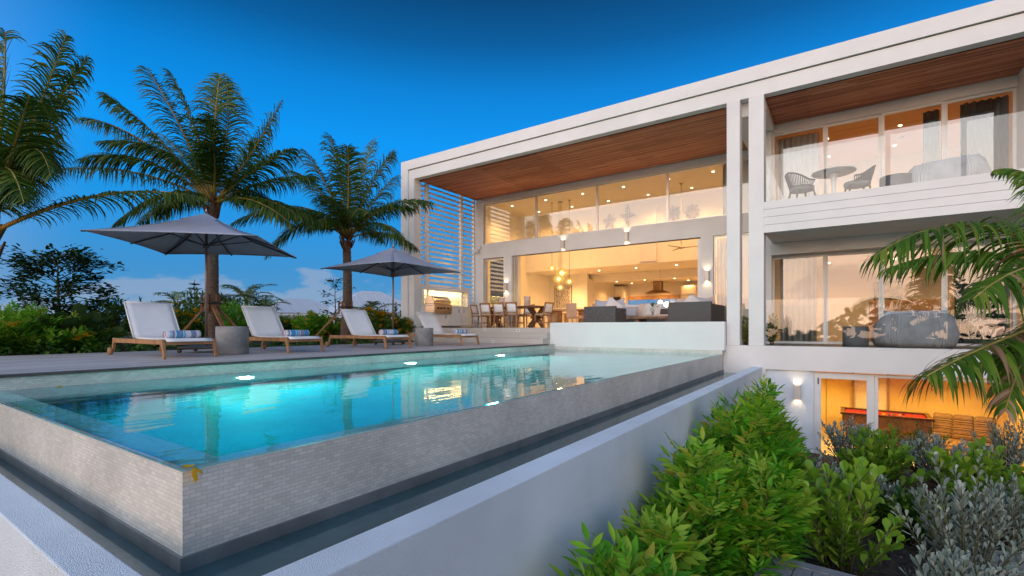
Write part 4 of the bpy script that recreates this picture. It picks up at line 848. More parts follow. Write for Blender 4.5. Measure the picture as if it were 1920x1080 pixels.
LM['dry'] = leafmat('dry_brown_leaflet', (.16,.09,.05), (.32,.2,.13), (.4,.28,.2), .2, .7)
LM['petal'] = leafmat('yellow_petal', (.75,.40,.01), (.85,.55,.02), None, .3, .6)
LM['lav'] = leafmat('pale_blossom', (.5,.5,.7), (.6,.55,.5), None, .3, .6)
RACHIS = mat('palm_rachis', (.30,.24,.05), .5, var=.2, vscale=6); RACHIS2 = mat('orange_palm_rachis', (.42,.22,.03), .5, var=.15)
BARK = mat('palm_bark', (.17,.12,.09), .9, var=.3, vscale=12, bump=.8, bscale=35, stretch=(1,1,4)); STEM = mat('green_brown_stem', (.10,.09,.04), .8, var=.3, vscale=10); FIBRE = mat('brown_palm_fibre', (.16,.07,.03), .9, var=.3, vscale=20, bump=.6)
T_EL = compound_tmpl(3, .30, .46); T_LANCE = leaf_tmpl(.32); T_OV = leaf_tmpl(.5, 'ovate'); T_SP = leaf_tmpl(.52, 'spoon', .06); T_SM = leaf_tmpl(.42, 'spoon', .05); T_RND = leaf_tmpl(.95, 'ovate', .1); T_PET = leaf_tmpl(.75, 'spoon', -.1)
def grow(seed, stems, h, rad, per, size, t0=.35, ang=.9, lift=.25, tilt=.35, lean=(0, 0), flat=.45):
    rr = random.Random(seed); pos, dr, up, sz, tt = [], [], [], [], []; st = []
    for i in range(stems):
        r = rad*math.sqrt((i+.5)/stems)*rr.uniform(.65, 1.2); az = i*2.39996+rr.uniform(-.4, .4); q = min(1, r/rad)
        hh = h*(flat+(1-flat)*math.sqrt(max(0, 1-q*q*.9)))*rr.choice((rr.uniform(.62, .85), rr.uniform(.84, 1.0), rr.uniform(.95, 1.12)))
        p0 = Vector((.18*r*math.cos(az), .18*r*math.sin(az), 0)); p2 = Vector((r*math.cos(az)+lean[0]*hh, r*math.sin(az)+lean[1]*hh, hh)); p1 = Vector((p2.x*.55, p2.y*.55, hh*.62))
        st.append((p0, p1, p2)); s0 = rr.uniform(.8, 1.15)
        for k in range(per):
            t = t0+(1-t0)*(k+rr.random()*.6)/per; c = bez(p0, p1, p2, t); tg = bez_t(p0, p1, p2, t); a = k*2.39996+rr.uniform(-.4, .4)
            e1 = tg.cross(Vector((.31, .2, .93))).normalized(); e2 = tg.cross(e1); sd_ = e1*math.cos(a)+e2*math.sin(a); w_ = ang*(1.15-.75*max(0, (t-.6)/.4)) if t > .6 else ang*1.15
            d = tg*math.cos(w_)+sd_*math.sin(w_)+Vector((0, 0, lift)); pos.append(c+sd_*.01); dr.append(d); up.append(Vector((rr.uniform(-tilt, tilt), rr.uniform(-tilt, tilt), 1))+sd_*-.25+tg*.4); sz.append(size*s0*rr.uniform(.7, 1.15)*(1-.35*max(0, t-.85)/.15)); tt.append(t)
    return st, pos, dr, up, sz, tt
PROTO = {}
def shrub(name, lab, cat, loc, rz, seed, tm, leaf, leaf2=None, stems=30, h=1, rad=.5, per=14, size=.09, group=None, flowers=0, stem_r=.006, petal=None, fsize=.035, **kw):
    r = T(name, lab, cat, loc, rz, group); st, pos, dr, up, sz, tt = grow(seed, stems, h, rad, per, size, **kw); rr = random.Random(seed+1)
    mi = [1 if leaf2 and t > .8 and rr.random() < .55 else 0 for t in tt]
    foliage('foliage', tm, pos, dr, up, sz, [LM[leaf]]+([LM[leaf2]] if leaf2 else []), r, mi)
    mb = MB()
    for p0, p1, p2 in st: mb.tube([bez(p0, p1, p2, t) for t in (0, .35, .7, .98)], [stem_r*1.5, stem_r*1.2, stem_r, stem_r*.4], 5)
    mb.build('stem', STEM, r)
    if flowers:
        fp, fd, fu, fs = [], [], [], []
        for i in range(flowers):
            c = rr.choice(st)[2]+Vector((rr.uniform(-.08,.08), rr.uniform(-.08,.08), rr.uniform(-.12,.04)))
            for b in range(rr.randint(2, 5)):
                c2 = c+Vector((rr.uniform(-.04,.04), rr.uniform(-.04,.04), rr.uniform(-.04,.04)))
                for k in range(5):
                    a = k*1.257+rr.random(); fp.append(c2); fd.append((math.cos(a), math.sin(a), rr.uniform(.1,.6))); fu.append((0,0,1)); fs.append(fsize*rr.uniform(.7,1.2))
        foliage('blossom', T_PET, fp, fd, fu, fs, petal or LM['petal'], r)
    return r
# ================================================================ garden below the wall
def at_g(px, d, zz=GZ): p = atD(px, 614, d); return Vector((p.x, p.y, zz))
def top_h(py, d): return .63-(py-614)*d/913.7-GZ
elders = [(-1.02,2.62,-.86,.50,'bright green pinnate shrub nearest the camera against the garden wall'), (-1.08,3.4,-.84,.34,'bright green pinnate shrub with yellow flowers in front of the wooden box'), (-1.05,4.45,-.58,.50,'bright green pinnate shrub pressed against the middle of the garden wall'),
          (-.74,5.0,-.72,.50,'bushy bright green shrub between the wall and the spoon leaved shrub'), (-1.02,6.3,-.32,.52,'tallest bright green shrub against the garden wall'), (-.85,7.4,-.46,.48,'bright green shrub with yellowish new tips below the trough end'), (-1.0,9.2,-.85,.42,'bright green shrub beneath the basement wall lamp'), (-1.1,8.3,-.40,.34,'bright green shrub at the far end of the wall, reaching the ledge corner')]
for i, (x, y, zt, rad, lab) in enumerate(elders):
    shrub('elder_shrub', lab, 'shrub', (x, y, GZ), i*.7, 40+i, T_EL, 'elder', 'elder_new', stems=46 if y < 6 else 40, h=zt-GZ, rad=rad, per=17, size=.33, group='bright green shrubs along the garden wall', flowers=6 if i in (1, 6) else 0, t0=.28, ang=1.0, lift=.2, fsize=.028)
spoons = [(1575,5.2,872,.50,'large light green spoon leaved shrub beside the corner of the wooden box','spoon'), (1648,8.2,812,.50,'spoon leaved shrub in front of the games room door','spoon'), (1832,6.9,842,.6,'spoon leaved shrub behind the big silver shrub','spoon'), (1700,6.3,935,.38,'small dark spoon leaved shrub beside the stepping stone','spoon_dark')]
for i, (px, d, ty, rad, lab, lm) in enumerate(spoons):
    p = at_g(px, d); shrub('spoon_leaf_shrub', lab, 'shrub', p, i*1.1, 60+i, T_SP, lm, 'spoon', stems=46, h=top_h(ty, d), rad=rad*1.15, per=15, size=.18, group='spoon leaved shrubs in the garden bed', t0=.25, ang=.75, lift=.35, stem_r=.009, flat=.3)
silvers = [(1590,9.4,782,.62,'silver shrub in front of the left games room door frame'), (1535,7.3,868,.45,'silver shrub between the bright green hedge and the spoon leaved shrubs'), (1632,6.7,890,.42,'low silver shrub behind the large light green spoon leaved one'), (1765,8.4,812,.72,'wide silver shrub before the billiard table'),
           (1812,4.9,868,.62,'largest silver shrub in the foreground at the lower right'), (1888,9.2,790,.62,'silver shrub below the striped armchair'), (1905,6.0,905,.5,'silver shrub at the right edge of the garden'), (1795,4.1,1035,.36,'low silver shrub cut by the lower edge of the photograph')]
for i, (px, d, ty, rad, lab) in enumerate(silvers):
    p = at_g(px, d); shrub('silver_shrub', lab, 'shrub', p, i*.9, 80+i, T_SM, 'silver', stems=40, h=max(.5, top_h(ty, d)), rad=rad, per=26, size=.10, group='silver leaved shrubs in the garden bed', t0=.22, ang=.75, lift=.3, stem_r=.006, flat=.4)
darks = [(1722,9.4,800,.6,'dense dark green shrub under the billiard table'), (1500,8.0,872,.45,'dense dark green shrub at the foot of the bright hedge'), (1880,8.0,872,.5,'dense dark green shrub between the silver ones on the right'), (1420,4.7,1015,.3,'low dark green plant beside the wooden box corner'), (1770,6.6,930,.4,'dense dark green shrub behind the largest silver shrub')]
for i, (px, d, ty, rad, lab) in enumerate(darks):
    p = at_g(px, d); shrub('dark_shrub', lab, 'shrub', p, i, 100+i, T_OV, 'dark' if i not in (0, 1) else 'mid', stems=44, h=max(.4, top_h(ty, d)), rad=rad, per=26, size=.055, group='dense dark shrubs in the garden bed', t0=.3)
for i, (px, py, w, lab) in enumerate(((1668,962,.5,'pale stepping stone left of the big silver shrub'), (1893,1052,.6,'pale stepping stone at the lower right edge'))):
    p = onZ(px, py, GZ+.06); o = MB().box(-w,w,-.28,.28,-.08,.0).build('stepping_stone', M['concrete'].copy() if i == 0 else M['concrete'], bev=.012); o.location = (p.x, p.y, GZ+.07); o.rotation_euler.z = R(20); tag(o, lab, 'stepping stone', 'stepping stones in the garden bed')
# grey wooden box
c0 = onZ(1438, 1036, -1.38); c1 = onZ(1608, 1080, -1.38); e1 = (c1-c0).normalized(); ang = math.atan2(e1.y, e1.x)
t = T('timber_box', 'grey weathered timber box with a mitred top in the lower right corner', 'planter box', (c0.x, c0.y, GZ), ang)
h = -1.38-GZ; fm = MB(); fw2 = .11; Lx, Ly = 1.5, -1.2
fm.add([(0,0,h),(Lx,0,h),(Lx-fw2,-fw2,h),(fw2,-fw2,h),(0,0,h-.04),(Lx,0,h-.04),(Lx-fw2,-fw2,h-.04),(fw2,-fw2,h-.04)], [(0,3,2,1),(0,1,5,4),(3,7,6,2),(4,5,6,7)])
fm.add([(0,0,h),(fw2,-fw2,h),(fw2,Ly+fw2,h),(0,Ly,h),(0,0,h-.04),(fw2,-fw2,h-.04),(fw2,Ly+fw2,h-.04),(0,Ly,h-.04)], [(0,3,2,1),(0,4,7,3),(1,2,6,5),(4,5,6,7)])
fm.build('top_frame', M['beltgrey'], t)
for i in range(10): MB().box(fw2+.004+i*.128, fw2+i*.128+.124, -fw2-.002, Ly+.1, h-.03, h-.006).build('top_board', M['beltgrey'], t)
sd2 = MB()
for i in range(5): sd2.box(.012,Lx,-.03,-.012,.01+i*.138,.01+i*.138+.13); sd2.box(.012,.03,Ly,-.031,.01+i*.138,.01+i*.138+.13)
sd2.build('side_boards', M['beltgrey'], t)
# leaf litter and pebbles on the soil
rr = random.Random(9); n = 2600; pos = [(rr.uniform(-1.4, 6), rr.uniform(1.5, 12), GZ+.03) for _ in range(n)]
o = foliage('leaf_litter', T_OV, pos, [(rr.uniform(-1,1), rr.uniform(-1,1), rr.uniform(-.1,.2)) for _ in pos], [(rr.uniform(-.4,.4), rr.uniform(-.4,.4), 1) for _ in pos], [rr.uniform(.02,.06) for _ in pos], LM['dry']); tag(o, 'small dry leaves scattered over the garden soil', 'leaf litter', kind='stuff')
# crotons between the columns
for px, yy, rad, hh, lab in ((1398, 12.98, .16, .72, 'yellow variegated plant between the two tall columns'), (1448, 13.15, .2, .72, 'yellow variegated plant right of the second tall column')):
    p = onY(px, 650, yy); shrub('variegated_plant', lab, 'plant', (p.x, yy, .2), 0, int(px), T_OV, 'croton', stems=20, h=hh, rad=rad, per=16, size=.09, t0=.15, group='variegated plants by the columns')
# ================================================================ palms
def frond(parent, p0, p1, p2, lmax, n=52, roll=0, w=.028, sag=.5, leaf=None, rach=None, seed=0, fwd=.55, wind=(0,0,0), rr0=.022, dry=0):
    rr = random.Random(seed); V = []; F = []; MI = []; O = parent.location; wv = Vector(wind)
    P0, P1, P2 = p0-O, p1-O, p2-O; L_ = (P1-P0).length+(P2-P1).length; t0 = .16
    for k in range(n):
        t = t0+(1-t0)*(k+.5)/n; c = bez(P0, P1, P2, t); tg = bez_t(P0, P1, P2, t); s0 = tg.cross(Vector((0,0,1)))
        if s0.length < .15: s0 = Vector((math.cos(roll), math.sin(roll), 0))
        s0.normalize(); un = s0.cross(tg).normalized(); s1 = s0*math.cos(roll)+un*math.sin(roll); u1 = un*math.cos(roll)-s0*math.sin(roll)
        q = (t-t0)/(1-t0); ln = lmax*(.30+.70*math.sin(math.pi*min(1, .12+q*.80))**.75)*(1 if q < .85 else 1-.45*(q-.85)/.15)
        for sg in (-1, 1):
            l_ = ln*rr.uniform(.82, 1.08); d = (s1*sg*1.0+tg*(fwd+.7*q)*rr.uniform(.7,1.3)+u1*rr.uniform(.0, .34)+Vector((rr.uniform(-.12,.12), rr.uniform(-.12,.12), rr.uniform(-.12,.08)))).normalized(); sgk = sag*rr.choice((.8,1,1,1.2,1.7))
            p = c.copy(); b = len(V); ww = w*rr.uniform(.8, 1.15)*(.6+.4*l_/lmax); nseg = 5; wd = tg if abs(tg.dot(d)) < .9 else u1
            for j in range(nseg+1):
                f = j/nseg; wide = ww*(.55+.9*f if f < .3 else .82*(1-((f-.3)/.7)**1.6))/2+.0008; side = (wd-d*wd.dot(d)).normalized()
                V += [p-side*wide, p+side*wide]; d = (d+Vector((0,0,-1))*sgk*(.10+.42*f)+wv*f*.3).normalized(); p = p+d*(l_/nseg)
            mi = 2 if rr.random() < dry else 0
            for j in range(nseg): F.append((b+2*j, b+2*j+1, b+2*j+3, b+2*j+2)); MI.append(mi)
    mb = MB(); mb.v = V; mb.f = [list(f) for f in F]; mb.m = MI; mb.sm = [True]*len(F); mb.mi = 1
    ts = [i/10 for i in range(11)]; mb.tube([bez(P0, P1, P2, t) for t in ts], [rr0*(1.25-1.1*t)+.003 for t in ts], 6)
    return mb.build('frond', [leaf or LM['palm'], rach or RACHIS, LM['dry']], parent)
def palm(lab, base, crown, tr, fronds, d, lm=None, n=96, group='tall coconut palms', lw=.038, extra=0, seed=0, elen=2.6, wind=(0,0,0), rach=None, rr0=.022, lift=.75):
    r = T('palm_tree', lab, 'palm tree', base, 0, group); b, c = Vector(base), Vector(crown); rr = random.Random(seed)
    pts, rad = [], []; k = 44
    for i in range(k+1):
        t = i/k; pts.append((b.lerp(c, t)+Vector((.05*math.sin(3*t), .05*math.sin(2*t+1)-.04, 0)))-b); rad.append(tr*(1.35-.5*t if t < .25 else 1.22-.30*t)*(1+.05*(i % 2)))
    MB().tube(pts, rad, 14).build('trunk', BARK, r)
    fb = MB()
    for i in range(16):
        a = i*2.4; o_ = c-b; z0 = rr.uniform(-.42, .05); ln = rr.uniform(.2, .42); w0 = tr*1.0
        fb.bar(o_+Vector((w0*math.cos(a), w0*math.sin(a), z0)), o_+Vector(((w0+.13)*math.cos(a), (w0+.13)*math.sin(a), z0+ln)), .10, .02, up=(math.cos(a), math.sin(a), .3), w2=.03)
    fb.build('leaf_sheath', FIBRE, r)
    for i, (c1, t1, lm_) in enumerate(fronds):
        frond(r, c+Vector((0,0,.05)), atD(*c1), atD(*t1), lm_*1.08, n, sag=1.25, leaf=lm, seed=seed*31+i, w=lw, wind=wind, rach=(RACHIS2 if i % 3 == 0 else RACHIS), rr0=rr0)
    for i in range(extra):
        a = i*2.4+seed; e = rr.uniform(.1, 1.1); ln = elen*rr.uniform(.8, 1.1); hv = Vector((math.cos(a), math.sin(a), 0))
        p1 = c+hv*ln*.5*math.cos(e)+Vector((0,0,ln*.55*math.sin(e)+.15)); p2 = c+hv*ln*(.55+.45*math.cos(e))+Vector((0,0,ln*(.85*math.sin(e)-.35)))
        frond(r, c+Vector((0,0,.05)), p1, p2, .68, n, sag=1.3, leaf=lm, seed=seed*77+i, w=lw, wind=wind, rr0=rr0)
    return r
WIND = tuple(Vector((-.25, -.5, 0)))
D = 11.73
palm('coconut palm rising behind the large left parasol', atD(395, 660, D), atD(400, 385, D), .105,
     [((345,235,D),(276,128,D+.3),.72), ((372,230,D-.3),(322,140,D-.4),.72), ((290,235,D-.2),(200,178,D-.6),.72), ((255,225,D+.5),(150,222,D+.6),.66), ((270,262,D-.8),(152,300,D-1),.66), ((265,300,D+.6),(110,318,D+.8),.66),
      ((398,235,D-.2),(412,140,D+.3),.7), ((410,270,D-.9),(385,215,D-2.0),.66), ((440,240,D+.3),(424,150,D+.9),.66), ((470,300,D),(528,190,D+.3),.66), ((490,300,D-.4),(550,278,D-.8),.6), ((490,330,D+.7),(590,330,D+1.0),.62), ((470,350,D-.8),(545,420,D-1.2),.62), ((330,320,D-1.2),(215,420,D-1.8),.66), ((340,350,D+1),(260,420,D+1.6),.6), ((450,330,D+1.2),(480,260,D+2),.66), ((360,300,D+1),(300,250,D+2),.66)], D, extra=7, seed=1, wind=WIND)
D = 15.4
palm('coconut palm behind the leaning timber brace, between the two parasols', atD(648, 640, D), atD(651, 452, D), .13,
     [((560,350,D-.6),(436,418,D-1.0),.74), ((570,372,D),(500,478,D-.2),.72), ((645,340,D),(618,254,D+.2),.74), ((620,345,D+.4),(572,282,D+.6),.72), ((690,340,D),(738,284,D),.72), ((670,350,D+.6),(700,262,D+1),.72), ((720,360,D-.3),(808,378,D-.5),.74), ((710,385,D-.8),(758,452,D-1.2),.72), ((600,330,D+.7),(545,320,D+1.2),.74), ((655,340,D-.5),(652,275,D-1.2),.7), ((630,380,D-1),(575,430,D-2.2),.74), ((690,385,D+1),(742,330,D+1.8),.72), ((655,370,D-1),(690,400,D-2.3),.7), ((585,365,D+1),(520,395,D+2),.72)], D, extra=7, seed=2, wind=WIND)
D = 8.47
palm('coconut palm cut by the left edge of the photograph', atD(-62, 700, D), atD(-26, 448, D), .13,
     [((12,240,D),(10,60,D+.2),.74), ((62,240,D-.2),(124,66,D-.2),.56), ((85,210,D),(165,108,D+.2),.5), ((190,325,D-.1),(385,372,D+.2),.52), ((62,190,D-.4),(95,330,D-.9),.62), ((35,250,D-.5),(55,180,D-1.2),.76), ((-60,260,D),(-90,120,D),.76), ((-90,330,D-.2),(-190,330,D-.3),.74), ((-60,250,D+.6),(-110,260,D+1.2),.74), ((20,300,D+.8),(95,260,D+1.8),.76), ((5,230,D-.3),(45,380,D-1.4),.76), ((-40,280,D-.6),(-60,400,D-1.2),.76)], D, seed=3, wind=WIND, rr0=.03)
RC = atD(2075, 565, 5.4)
rp_ = T('palm_tree', 'young palm at the right edge whose green fronds hang over the lower terrace', 'palm tree', (RC.x, RC.y, GZ), 0)
MB().tube([(0,0,-.1),(0,.02,1.2),(0,0,RC.z-GZ)], [.2,.16,.13], 12).build('trunk', BARK, rp_)
for i, (c1, t1, lm_, ro, dr) in enumerate((((1850,330,5.2),(1640,480,5.0),.66,.0,.03), ((1850,640,4.9),(1738,705,4.6),.62,-.1,.10), ((1975,430,4.9),(1825,560,4.5),.60,.2,.02), ((1990,300,6.3),(1868,318,6.6),.32,.1,.02), ((1880,420,6.2),(1660,505,6.6),.55,.0,.10), ((2000,350,5.6),(2080,180,5.8),.7,0,0), ((2200,400,5.4),(2380,470,5.4),.7,0,0), ((2150,300,5),(2250,200,4.6),.7,0,0), ((2180,600,5),(2300,760,4.8),.7,0,0), ((1935,560,5.0),(1885,770,4.7),.5,.3,.35), ((1960,610,5.6),(1850,670,5.9),.55,0,.2))):
    frond(rp_, RC, atD(*c1), atD(*t1), lm_*1.15, 62, roll=ro, w=.05, sag=1.5, leaf=LM['palm_right'], rach=RACHIS, seed=300+i, rr0=.02, dry=dr, fwd=.4)
# ================================================================ timber braces
def brace(lab, base, tr, z0, feet):
    t = T('tree_brace', lab, 'tree brace', base, 0, 'timber braces round the palm trunks')
    for k_ in range(5):
        a = k_*1.257+.4; MB().bar((tr*math.cos(a), tr*math.sin(a), z0), (tr*math.cos(a), tr*math.sin(a), z0+.42), .09, .045, up=(math.cos(a), math.sin(a), 0)).build('batten', M['rawwood'], t)
    MB().lathe([(tr+.03, z0+.2), (tr+.034, z0+.21), (tr+.034, z0+.24), (tr+.03, z0+.25)], (0,0,0), 24).build('strap', M['black'], t)
    for f in feet:
        v = Vector(f); MB().bar(Vector((v.x*.14, v.y*.14, z0+.14)), v, .085, .045).build('strut', M['teak'], t)
pb = atD(395, 660, 11.73)
brace('timber brace of battens and struts round the palm behind the left parasol', (pb.x, pb.y, .05), .185, .95, [tuple(atD(322, 640, 11.3)-Vector((pb.x,pb.y,.1))), tuple(atD(433, 640, 11.0)-Vector((pb.x,pb.y,.1))), tuple(atD(470, 640, 12.4)-Vector((pb.x,pb.y,.1)))])
pb = atD(648, 640, 15.4)
brace('timber brace with one long leaning strut round the palm between the parasols', (pb.x, pb.y, .05), .2, 1.0, [tuple(atD(580, 640, 14.9)-Vector((pb.x,pb.y,.1))), tuple(atD(700, 640, 16.2)-Vector((pb.x,pb.y,.1)))])
# ================================================================ planting behind the deck
def at_b(px, d): p = atD(px, 614, d); return Vector((p.x, p.y, .05))
def bh(py, d): return .63+(614-py)*d/913.7-.05
el2 = [(55,9.6,584,.85,'leafy bright green shrub with pale blossoms at the left edge of the deck',6), (8,9.2,612,.5,'low bright green shrub at the extreme left behind the deck',0), (345,13.2,588,.7,'green shrub with orange yellow flowers behind the first lounger',40), (445,15.5,572,.8,'green shrub behind the second lounger back',0), (520,16.5,596,.8,'green shrub with yellow flowers below the far white roof',30),
       (590,16.0,588,.8,'green flowering shrub left of the leaning strut',34), (700,17.2,586,.9,'green shrub crowded with yellow flowers beside the second parasol pole',90), (745,17.5,598,.7,'dark green shrub next to the white villa corner',18), (410,13.6,612,.5,'low green shrub behind the first concrete table',8), (140,10.2,628,.5,'low green shrub under the small tree',0), (300,12.4,600,.6,'green shrub below the diagonal strut',8), (630,16.4,612,.6,'low yellow flowering shrub in front of the leaning palm',46)]
for i, (px, d, ty, rad, lab, fl_) in enumerate(el2):
    shrub('flowering_shrub', lab, 'shrub', at_b(px, d), i, 140+i, T_EL, 'elder' if i in (0, 1, 9, 3, 5, 8) else 'mid', 'elder_new' if i in (0, 1) else None, stems=44, h=max(.45, bh(ty, d)), rad=rad, per=16, size=.24, group='shrubs behind the pool deck', flowers=fl_, t0=.2, fsize=.085)
dk2 = [(205,12.6,556,.75,'dark drooping shrub left of the first lounger back'), (165,13.5,585,.9,'dark shrub behind the small tree'), (265,14.5,566,.6,'dark shrub seen just over the first lounger back'), (370,17,540,.8,'dark bush behind the trunk of the first palm'), (480,20,560,1.0,'dark bush behind the second lounger'), (420,19,550,1.0,'dark bush right of the first palm trunk'), (740,19.5,574,1.1,'dark bush against the white villa corner'), (665,20,585,1.0,'dark bush behind the leaning palm trunk'), (60,14,580,1.0,'dark bush behind the leafy left shrub'), (560,20,600,1.0,'dark bush below the far roofs'), (610,21,594,1.0,'dark bush left of the second palm'), (330,17,566,.8,'dark bush left of the first palm trunk')]
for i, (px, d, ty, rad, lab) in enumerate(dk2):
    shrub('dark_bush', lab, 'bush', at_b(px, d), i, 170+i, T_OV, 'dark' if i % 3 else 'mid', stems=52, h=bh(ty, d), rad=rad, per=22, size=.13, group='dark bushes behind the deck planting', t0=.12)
for i, (px, d, ty, lab) in enumerate(((548,17.5,588,'silver grey shrub right of the second lounger back'), (235,11.8,640,'low silver shrub beneath the first lounger'), (395,14.5,604,'silver shrub left of the first concrete table'))):
    shrub('silver_bush', lab, 'bush', at_b(px, d), i, 190+i, T_SM, 'silver', stems=40, h=max(.4, bh(ty, d)), rad=.6, per=22, size=.12, group='silver bushes behind the deck', t0=.15)
shrub('sea_grape', 'plant with big round green and yellow leaves behind the deck edge', 'plant', at_b(150, 10.3), 0, 201, T_RND, 'sea', stems=12, h=.85, rad=.6, per=5, size=.28, t0=.35, stem_r=.012)
shrub('sea_grape', 'low plant with dark round leaves beside the wheel of the first lounger', 'plant', at_b(190, 10.6), 1, 203, T_RND, 'mid', stems=9, h=.55, rad=.5, per=5, size=.24, t0=.3, stem_r=.012, flowers=4, fsize=.06)
# ground cover along the deck edge
rr = random.Random(12); pos = [(rr.uniform(-14.5, -11.72), rr.uniform(-1, 14), .06+rr.random()**2*.28) for _ in range(5200)]
o = foliage('ground_cover', T_OV, pos, [(rr.uniform(-1,1), rr.uniform(-1,1), rr.uniform(-.1,.9)) for _ in pos], [(rr.uniform(-.5,.5), rr.uniform(-.5,.5), 1) for _ in pos], [rr.uniform(.06,.13) for _ in pos], LM['mid']); tag(o, 'low green ground cover along the back of the deck', 'ground cover', kind='stuff')
# small tree on the left
def tree(name, lab, base, h, crown, n_br, leaves, size, leaf, seed, tm=T_OV, trunk=.05, group=None, droop=0):
    r = T(name, lab, 'tree', base, 0, group); rr = random.Random(seed); mb = MB(); pos, dr, up, sz = [], [], [], []
    mb.tube([(0,0,0),(.04*h*.3,.02,h*.4),(0,.0,h*.7),(.02,0,h*.97)], [trunk, trunk*.8, trunk*.5, trunk*.2], 9)
    for i in range(n_br):
        f = .30+.68*(i+.5)/n_br; a = i*2.4+rr.uniform(-.4,.4); rad = crown*(math.sin(math.pi*min(1,(f-.12)*1.05))**.7)*rr.uniform(.6, 1.12); c = Vector((0,0,h*f)); e = c+Vector((math.cos(a)*rad, math.sin(a)*rad, rad*rr.uniform(.05,.5)-droop)); m_ = c.lerp(e,.5)+Vector((0,0,.1*rad))
        mb.tube([c, m_, e], [trunk*.35, trunk*.22, trunk*.08], 5)
        for q in range(4):
            s_ = bez(c, m_, e, rr.uniform(.45,1)); cl = Vector((rr.gauss(0,.17), rr.gauss(0,.17), rr.gauss(0,.08)))*crown; mb.tube([s_, s_+cl], [trunk*.12, trunk*.05], 4)
            for k in range(leaves):
                p = s_+cl*rr.random()+Vector((rr.gauss(0,.09), rr.gauss(0,.09), rr.gauss(0,.055)))*crown; d = (p-c).normalized()+Vector((rr.uniform(-.6,.6), rr.uniform(-.6,.6), rr.uniform(-.5,.3))); pos.append(p); dr.append(d); up.append((rr.uniform(-.5,.5), rr.uniform(-.5,.5), 1)); sz.append(size*rr.uniform(.7,1.25))
    mb.build('trunk', STEM, r); foliage('crown', tm, pos, dr, up, sz, LM[leaf], r); return r
tree('small_tree', 'small dark open crowned tree on the left behind the deck', at_b(108, 12), bh(478, 12), 1.2, 30, 26, .125, 'dark', 5, trunk=.045)
tree('sapling', 'thin sapling with sparse leaves before the white roof', at_b(628, 18), bh(522, 18), .62, 12, 5, .14, 'dark', 8, trunk=.03)
tree('sapling', 'slender drooping dark sapling left of the first lounger', at_b(222, 13.6), bh(558, 13.6), .5, 12, 10, .13, 'dark', 9, trunk=.03, droop=.2)
# little conifer
pc = at_b(365, 19); r = T('conifer', 'small pointed conifer behind the first palm trunk', 'tree', pc); h = bh(524, 19); MB().tube([(0,0,0),(0,0,h)], [.05,.01], 7).build('trunk', STEM, r)
rr = random.Random(3); pos, dr, up, sz = [], [], [], []
for i in range(9):
    zz = h*(.3+.68*i/9); rad = .62*(1-i/9.6)
    for k_ in range(9):
        a = k_*.698+i; e = Vector((math.cos(a), math.sin(a), .25))
        for q in range(8): pos.append(Vector((0,0,zz))+e*rad*q/8); dr.append(e+Vector((rr.uniform(-.6,.6), rr.uniform(-.6,.6), .2))); up.append((0,0,1)); sz.append(.16)
foliage('crown', leaf_tmpl(.22), pos, dr, up, sz, LM['dark'], r)
# little palms further back
def small_palm(lab, px, py, d, ln, nf, seed):
    b = at_b(px, d); c = atD(px, py, d); r = T('young_palm', lab, 'palm tree', b, 0, 'young palms behind the deck'); rr = random.Random(seed)
    MB().tube([(0,0,0), tuple(c-b)], [.12,.09], 9).build('trunk', BARK, r)
    for i in range(nf):
        a = i*2.4+seed; e = rr.uniform(.15, 1.25); hv = Vector((math.cos(a), math.sin(a), 0)); l_ = ln*rr.uniform(.8,1.1)
        frond(r, c, c+hv*l_*.5*math.cos(e)+Vector((0,0,l_*.6*math.sin(e)+.1)), c+hv*l_*(.5+.45*math.cos(e))+Vector((0,0,l_*(.9*math.sin(e)-.28))), .42, 26, seed=seed*9+i, w=.035, leaf=LM['palm'] if i % 3 else LM['mid'])
small_palm('young palm behind the second lounger, the taller of the pair', 462, 566, 24, 1.7, 13, 5)
small_palm('young palm right of the taller one over the second lounger', 494, 584, 22, 1.3, 11, 6)
small_palm('young fan of palm fronds right of the leaning palm trunk', 690, 600, 19.5, 1.5, 13, 7)
small_palm('thin young palm left of the first palm trunk', 332, 572, 20, 1.1, 7, 8)
small_palm('young palm just right of the first palm trunk', 425, 575, 21, 1.3, 10, 9)
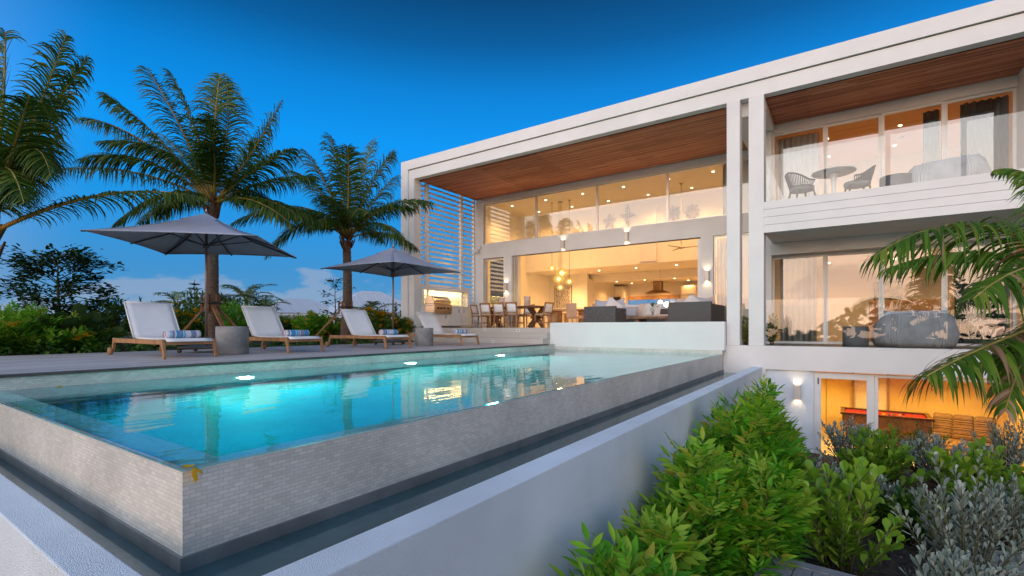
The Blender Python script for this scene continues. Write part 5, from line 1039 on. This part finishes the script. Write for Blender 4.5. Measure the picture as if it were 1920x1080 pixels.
# ================================================================ neighbouring houses with white metal roofs
seam = plankmat('white_standing_seam', [(.52,.55,.59),(.56,.59,.63),(.6,.63,.67)], .42, .035, 'y', .4, 3, (.34,.37,.42), .2)
def hip_house(lab, px, d, w, dp, z_eave, z_ridge, rz, off=0):
    p = atD(px, 614, d); t = T('neighbour_house', lab, 'house', (p.x, p.y, 0), rz); a = w/2; b = dp/2; q = max(.2, a-b)
    def slope(pts, name='roof'):
        mb = MB(); mb.add(pts, [tuple(range(len(pts)))]); o = mb.build(name, seam, t, solid=.12); uv = o.data.uv_layers[0]
        e = (Vector(pts[1])-Vector(pts[0])).normalized(); n_ = o.data.polygons[0].normal; f = n_.cross(e)
        for li in o.data.polygons[0].loop_indices:
            v = o.data.vertices[o.data.loops[li].vertex_index].co; uv.data[li].uv = (v.dot(e), v.dot(f))
    slope([(-a,-b,z_eave),(a,-b,z_eave),(q,0,z_ridge),(-q,0,z_ridge)]); slope([(a,b,z_eave),(-a,b,z_eave),(-q,0,z_ridge),(q,0,z_ridge)])
    slope([(a,-b,z_eave),(a,b,z_eave),(q,0,z_ridge)]); slope([(-a,b,z_eave),(-a,-b,z_eave),(-q,0,z_ridge)])
    MB().box(-a+1.2,a-1.2,-b+1.6,b-.6,-4,z_eave-.05).build('wall', M['inner'], t)
    MB().box(-a+.05,a-.05,-b+.05,b-.05,z_eave-.3,z_eave-.08).build('eaves', M['trim'], t)
    for i in range(5): MB().box(-a+.3+i*(w-.8)/4,-a+.55+i*(w-.8)/4,-b+.3,-b+.55,-4,z_eave-.31).build('column', M['trim'], t)
    return t
hip_house('lower white metal roofed house behind the second lounger', 560, 60, 9.6, 6.5, 2.3, 4.1, R(34.3+48))
hip_house('taller white metal roofed house partly hidden by the villa corner', 695, 62, 12.5, 10, 2.0, 5.2, R(34.3+35))
hl = MB().grid(lambda u, v: (-330+20*v-60*u*0, -160+560*u, -3+ (7.5+2.5*math.sin(u*21)+1.6*math.sin(u*53))*math.sin(math.pi*min(1,max(0,v)))), 80, 9).build('headland', mat('far_dark_scrub', (.03,.05,.05), .95, var=.3, vscale=.2), smooth=True); hl['kind'] = 'structure'
# the trees behind the viewer that the windows mirror
rr = random.Random(21); pos = []; 
for i in range(2600):
    x = rr.uniform(-55, 70); hh = 1.6+1.2*math.sin(x*.21)+.8*math.sin(x*.63+1)+(2.0 if abs(x-9) < 3 else 0); pos.append((x, -38+rr.uniform(-3,3), -2.5+rr.random()**.6*(hh+2.6)))
o = foliage('treeline', T_OV, pos, [(rr.uniform(-1,1), rr.uniform(-1,1), rr.uniform(-.6,.6)) for _ in pos], [(rr.uniform(-1,1), rr.uniform(-1,1), .5) for _ in pos], [rr.uniform(.7,1.5) for _ in pos], LM['dark']); tag(o, 'dark line of trees across the road behind the viewer, mirrored in the glass', 'trees', kind='stuff')
# ================================================================ fallen leaves on the pool rim
def fallen(p, s_, rz, lab, tilt=.2):
    o = foliage('fallen_leaf', T_OV, [(0,0,0)], [(1,0,0)], [(0,tilt,1)], [s_], LM['petal']); o.location = p; o.rotation_euler = (rr.uniform(-.2,.2), 0, rz); return tag(o, lab, 'leaf', 'yellow leaves fallen on the pool rim')
c = (-2.415, .975, 0)
t = T('fallen_blossom', 'curled yellow leaf drooping over the near corner of the pool', 'leaf', c, .6, 'yellow leaves fallen on the pool rim')
foliage('blade', T_RND, [(0,0,.005),(0.01,.01,.003),(.02,.0,.0)], [(-.4,.9,.1),(.9,.3,-.5),(.55,-.2,-1)], [(.1,0,1),(0,.2,1),(.8,.3,.4)], [.055,.06,.065], LM['petal'], t)
for px, zz, lab in ((117, .004, 'small brown yellow leaf at the left end of the back pool rim'), (435, .004, 'yellow leaf at the back waterline below the second lounger'), (694, .004, 'yellow leaf at the back waterline below the third lounger'), (820, .004, 'tiny yellow leaf at the back waterline before the villa-side lounger')):
    p = onX(px, 640, -6.915); fallen((-6.9, p.y, zz), .07, px*.1, lab)
fallen((-6.98, 12.2, .157), .10, .5, 'yellow leaf at the end of the deck where the white wall begins'); fallen((-6.85, 12.3, .005), .08, 2.0, 'yellow leaf floating beside the start of the white terrace wall')
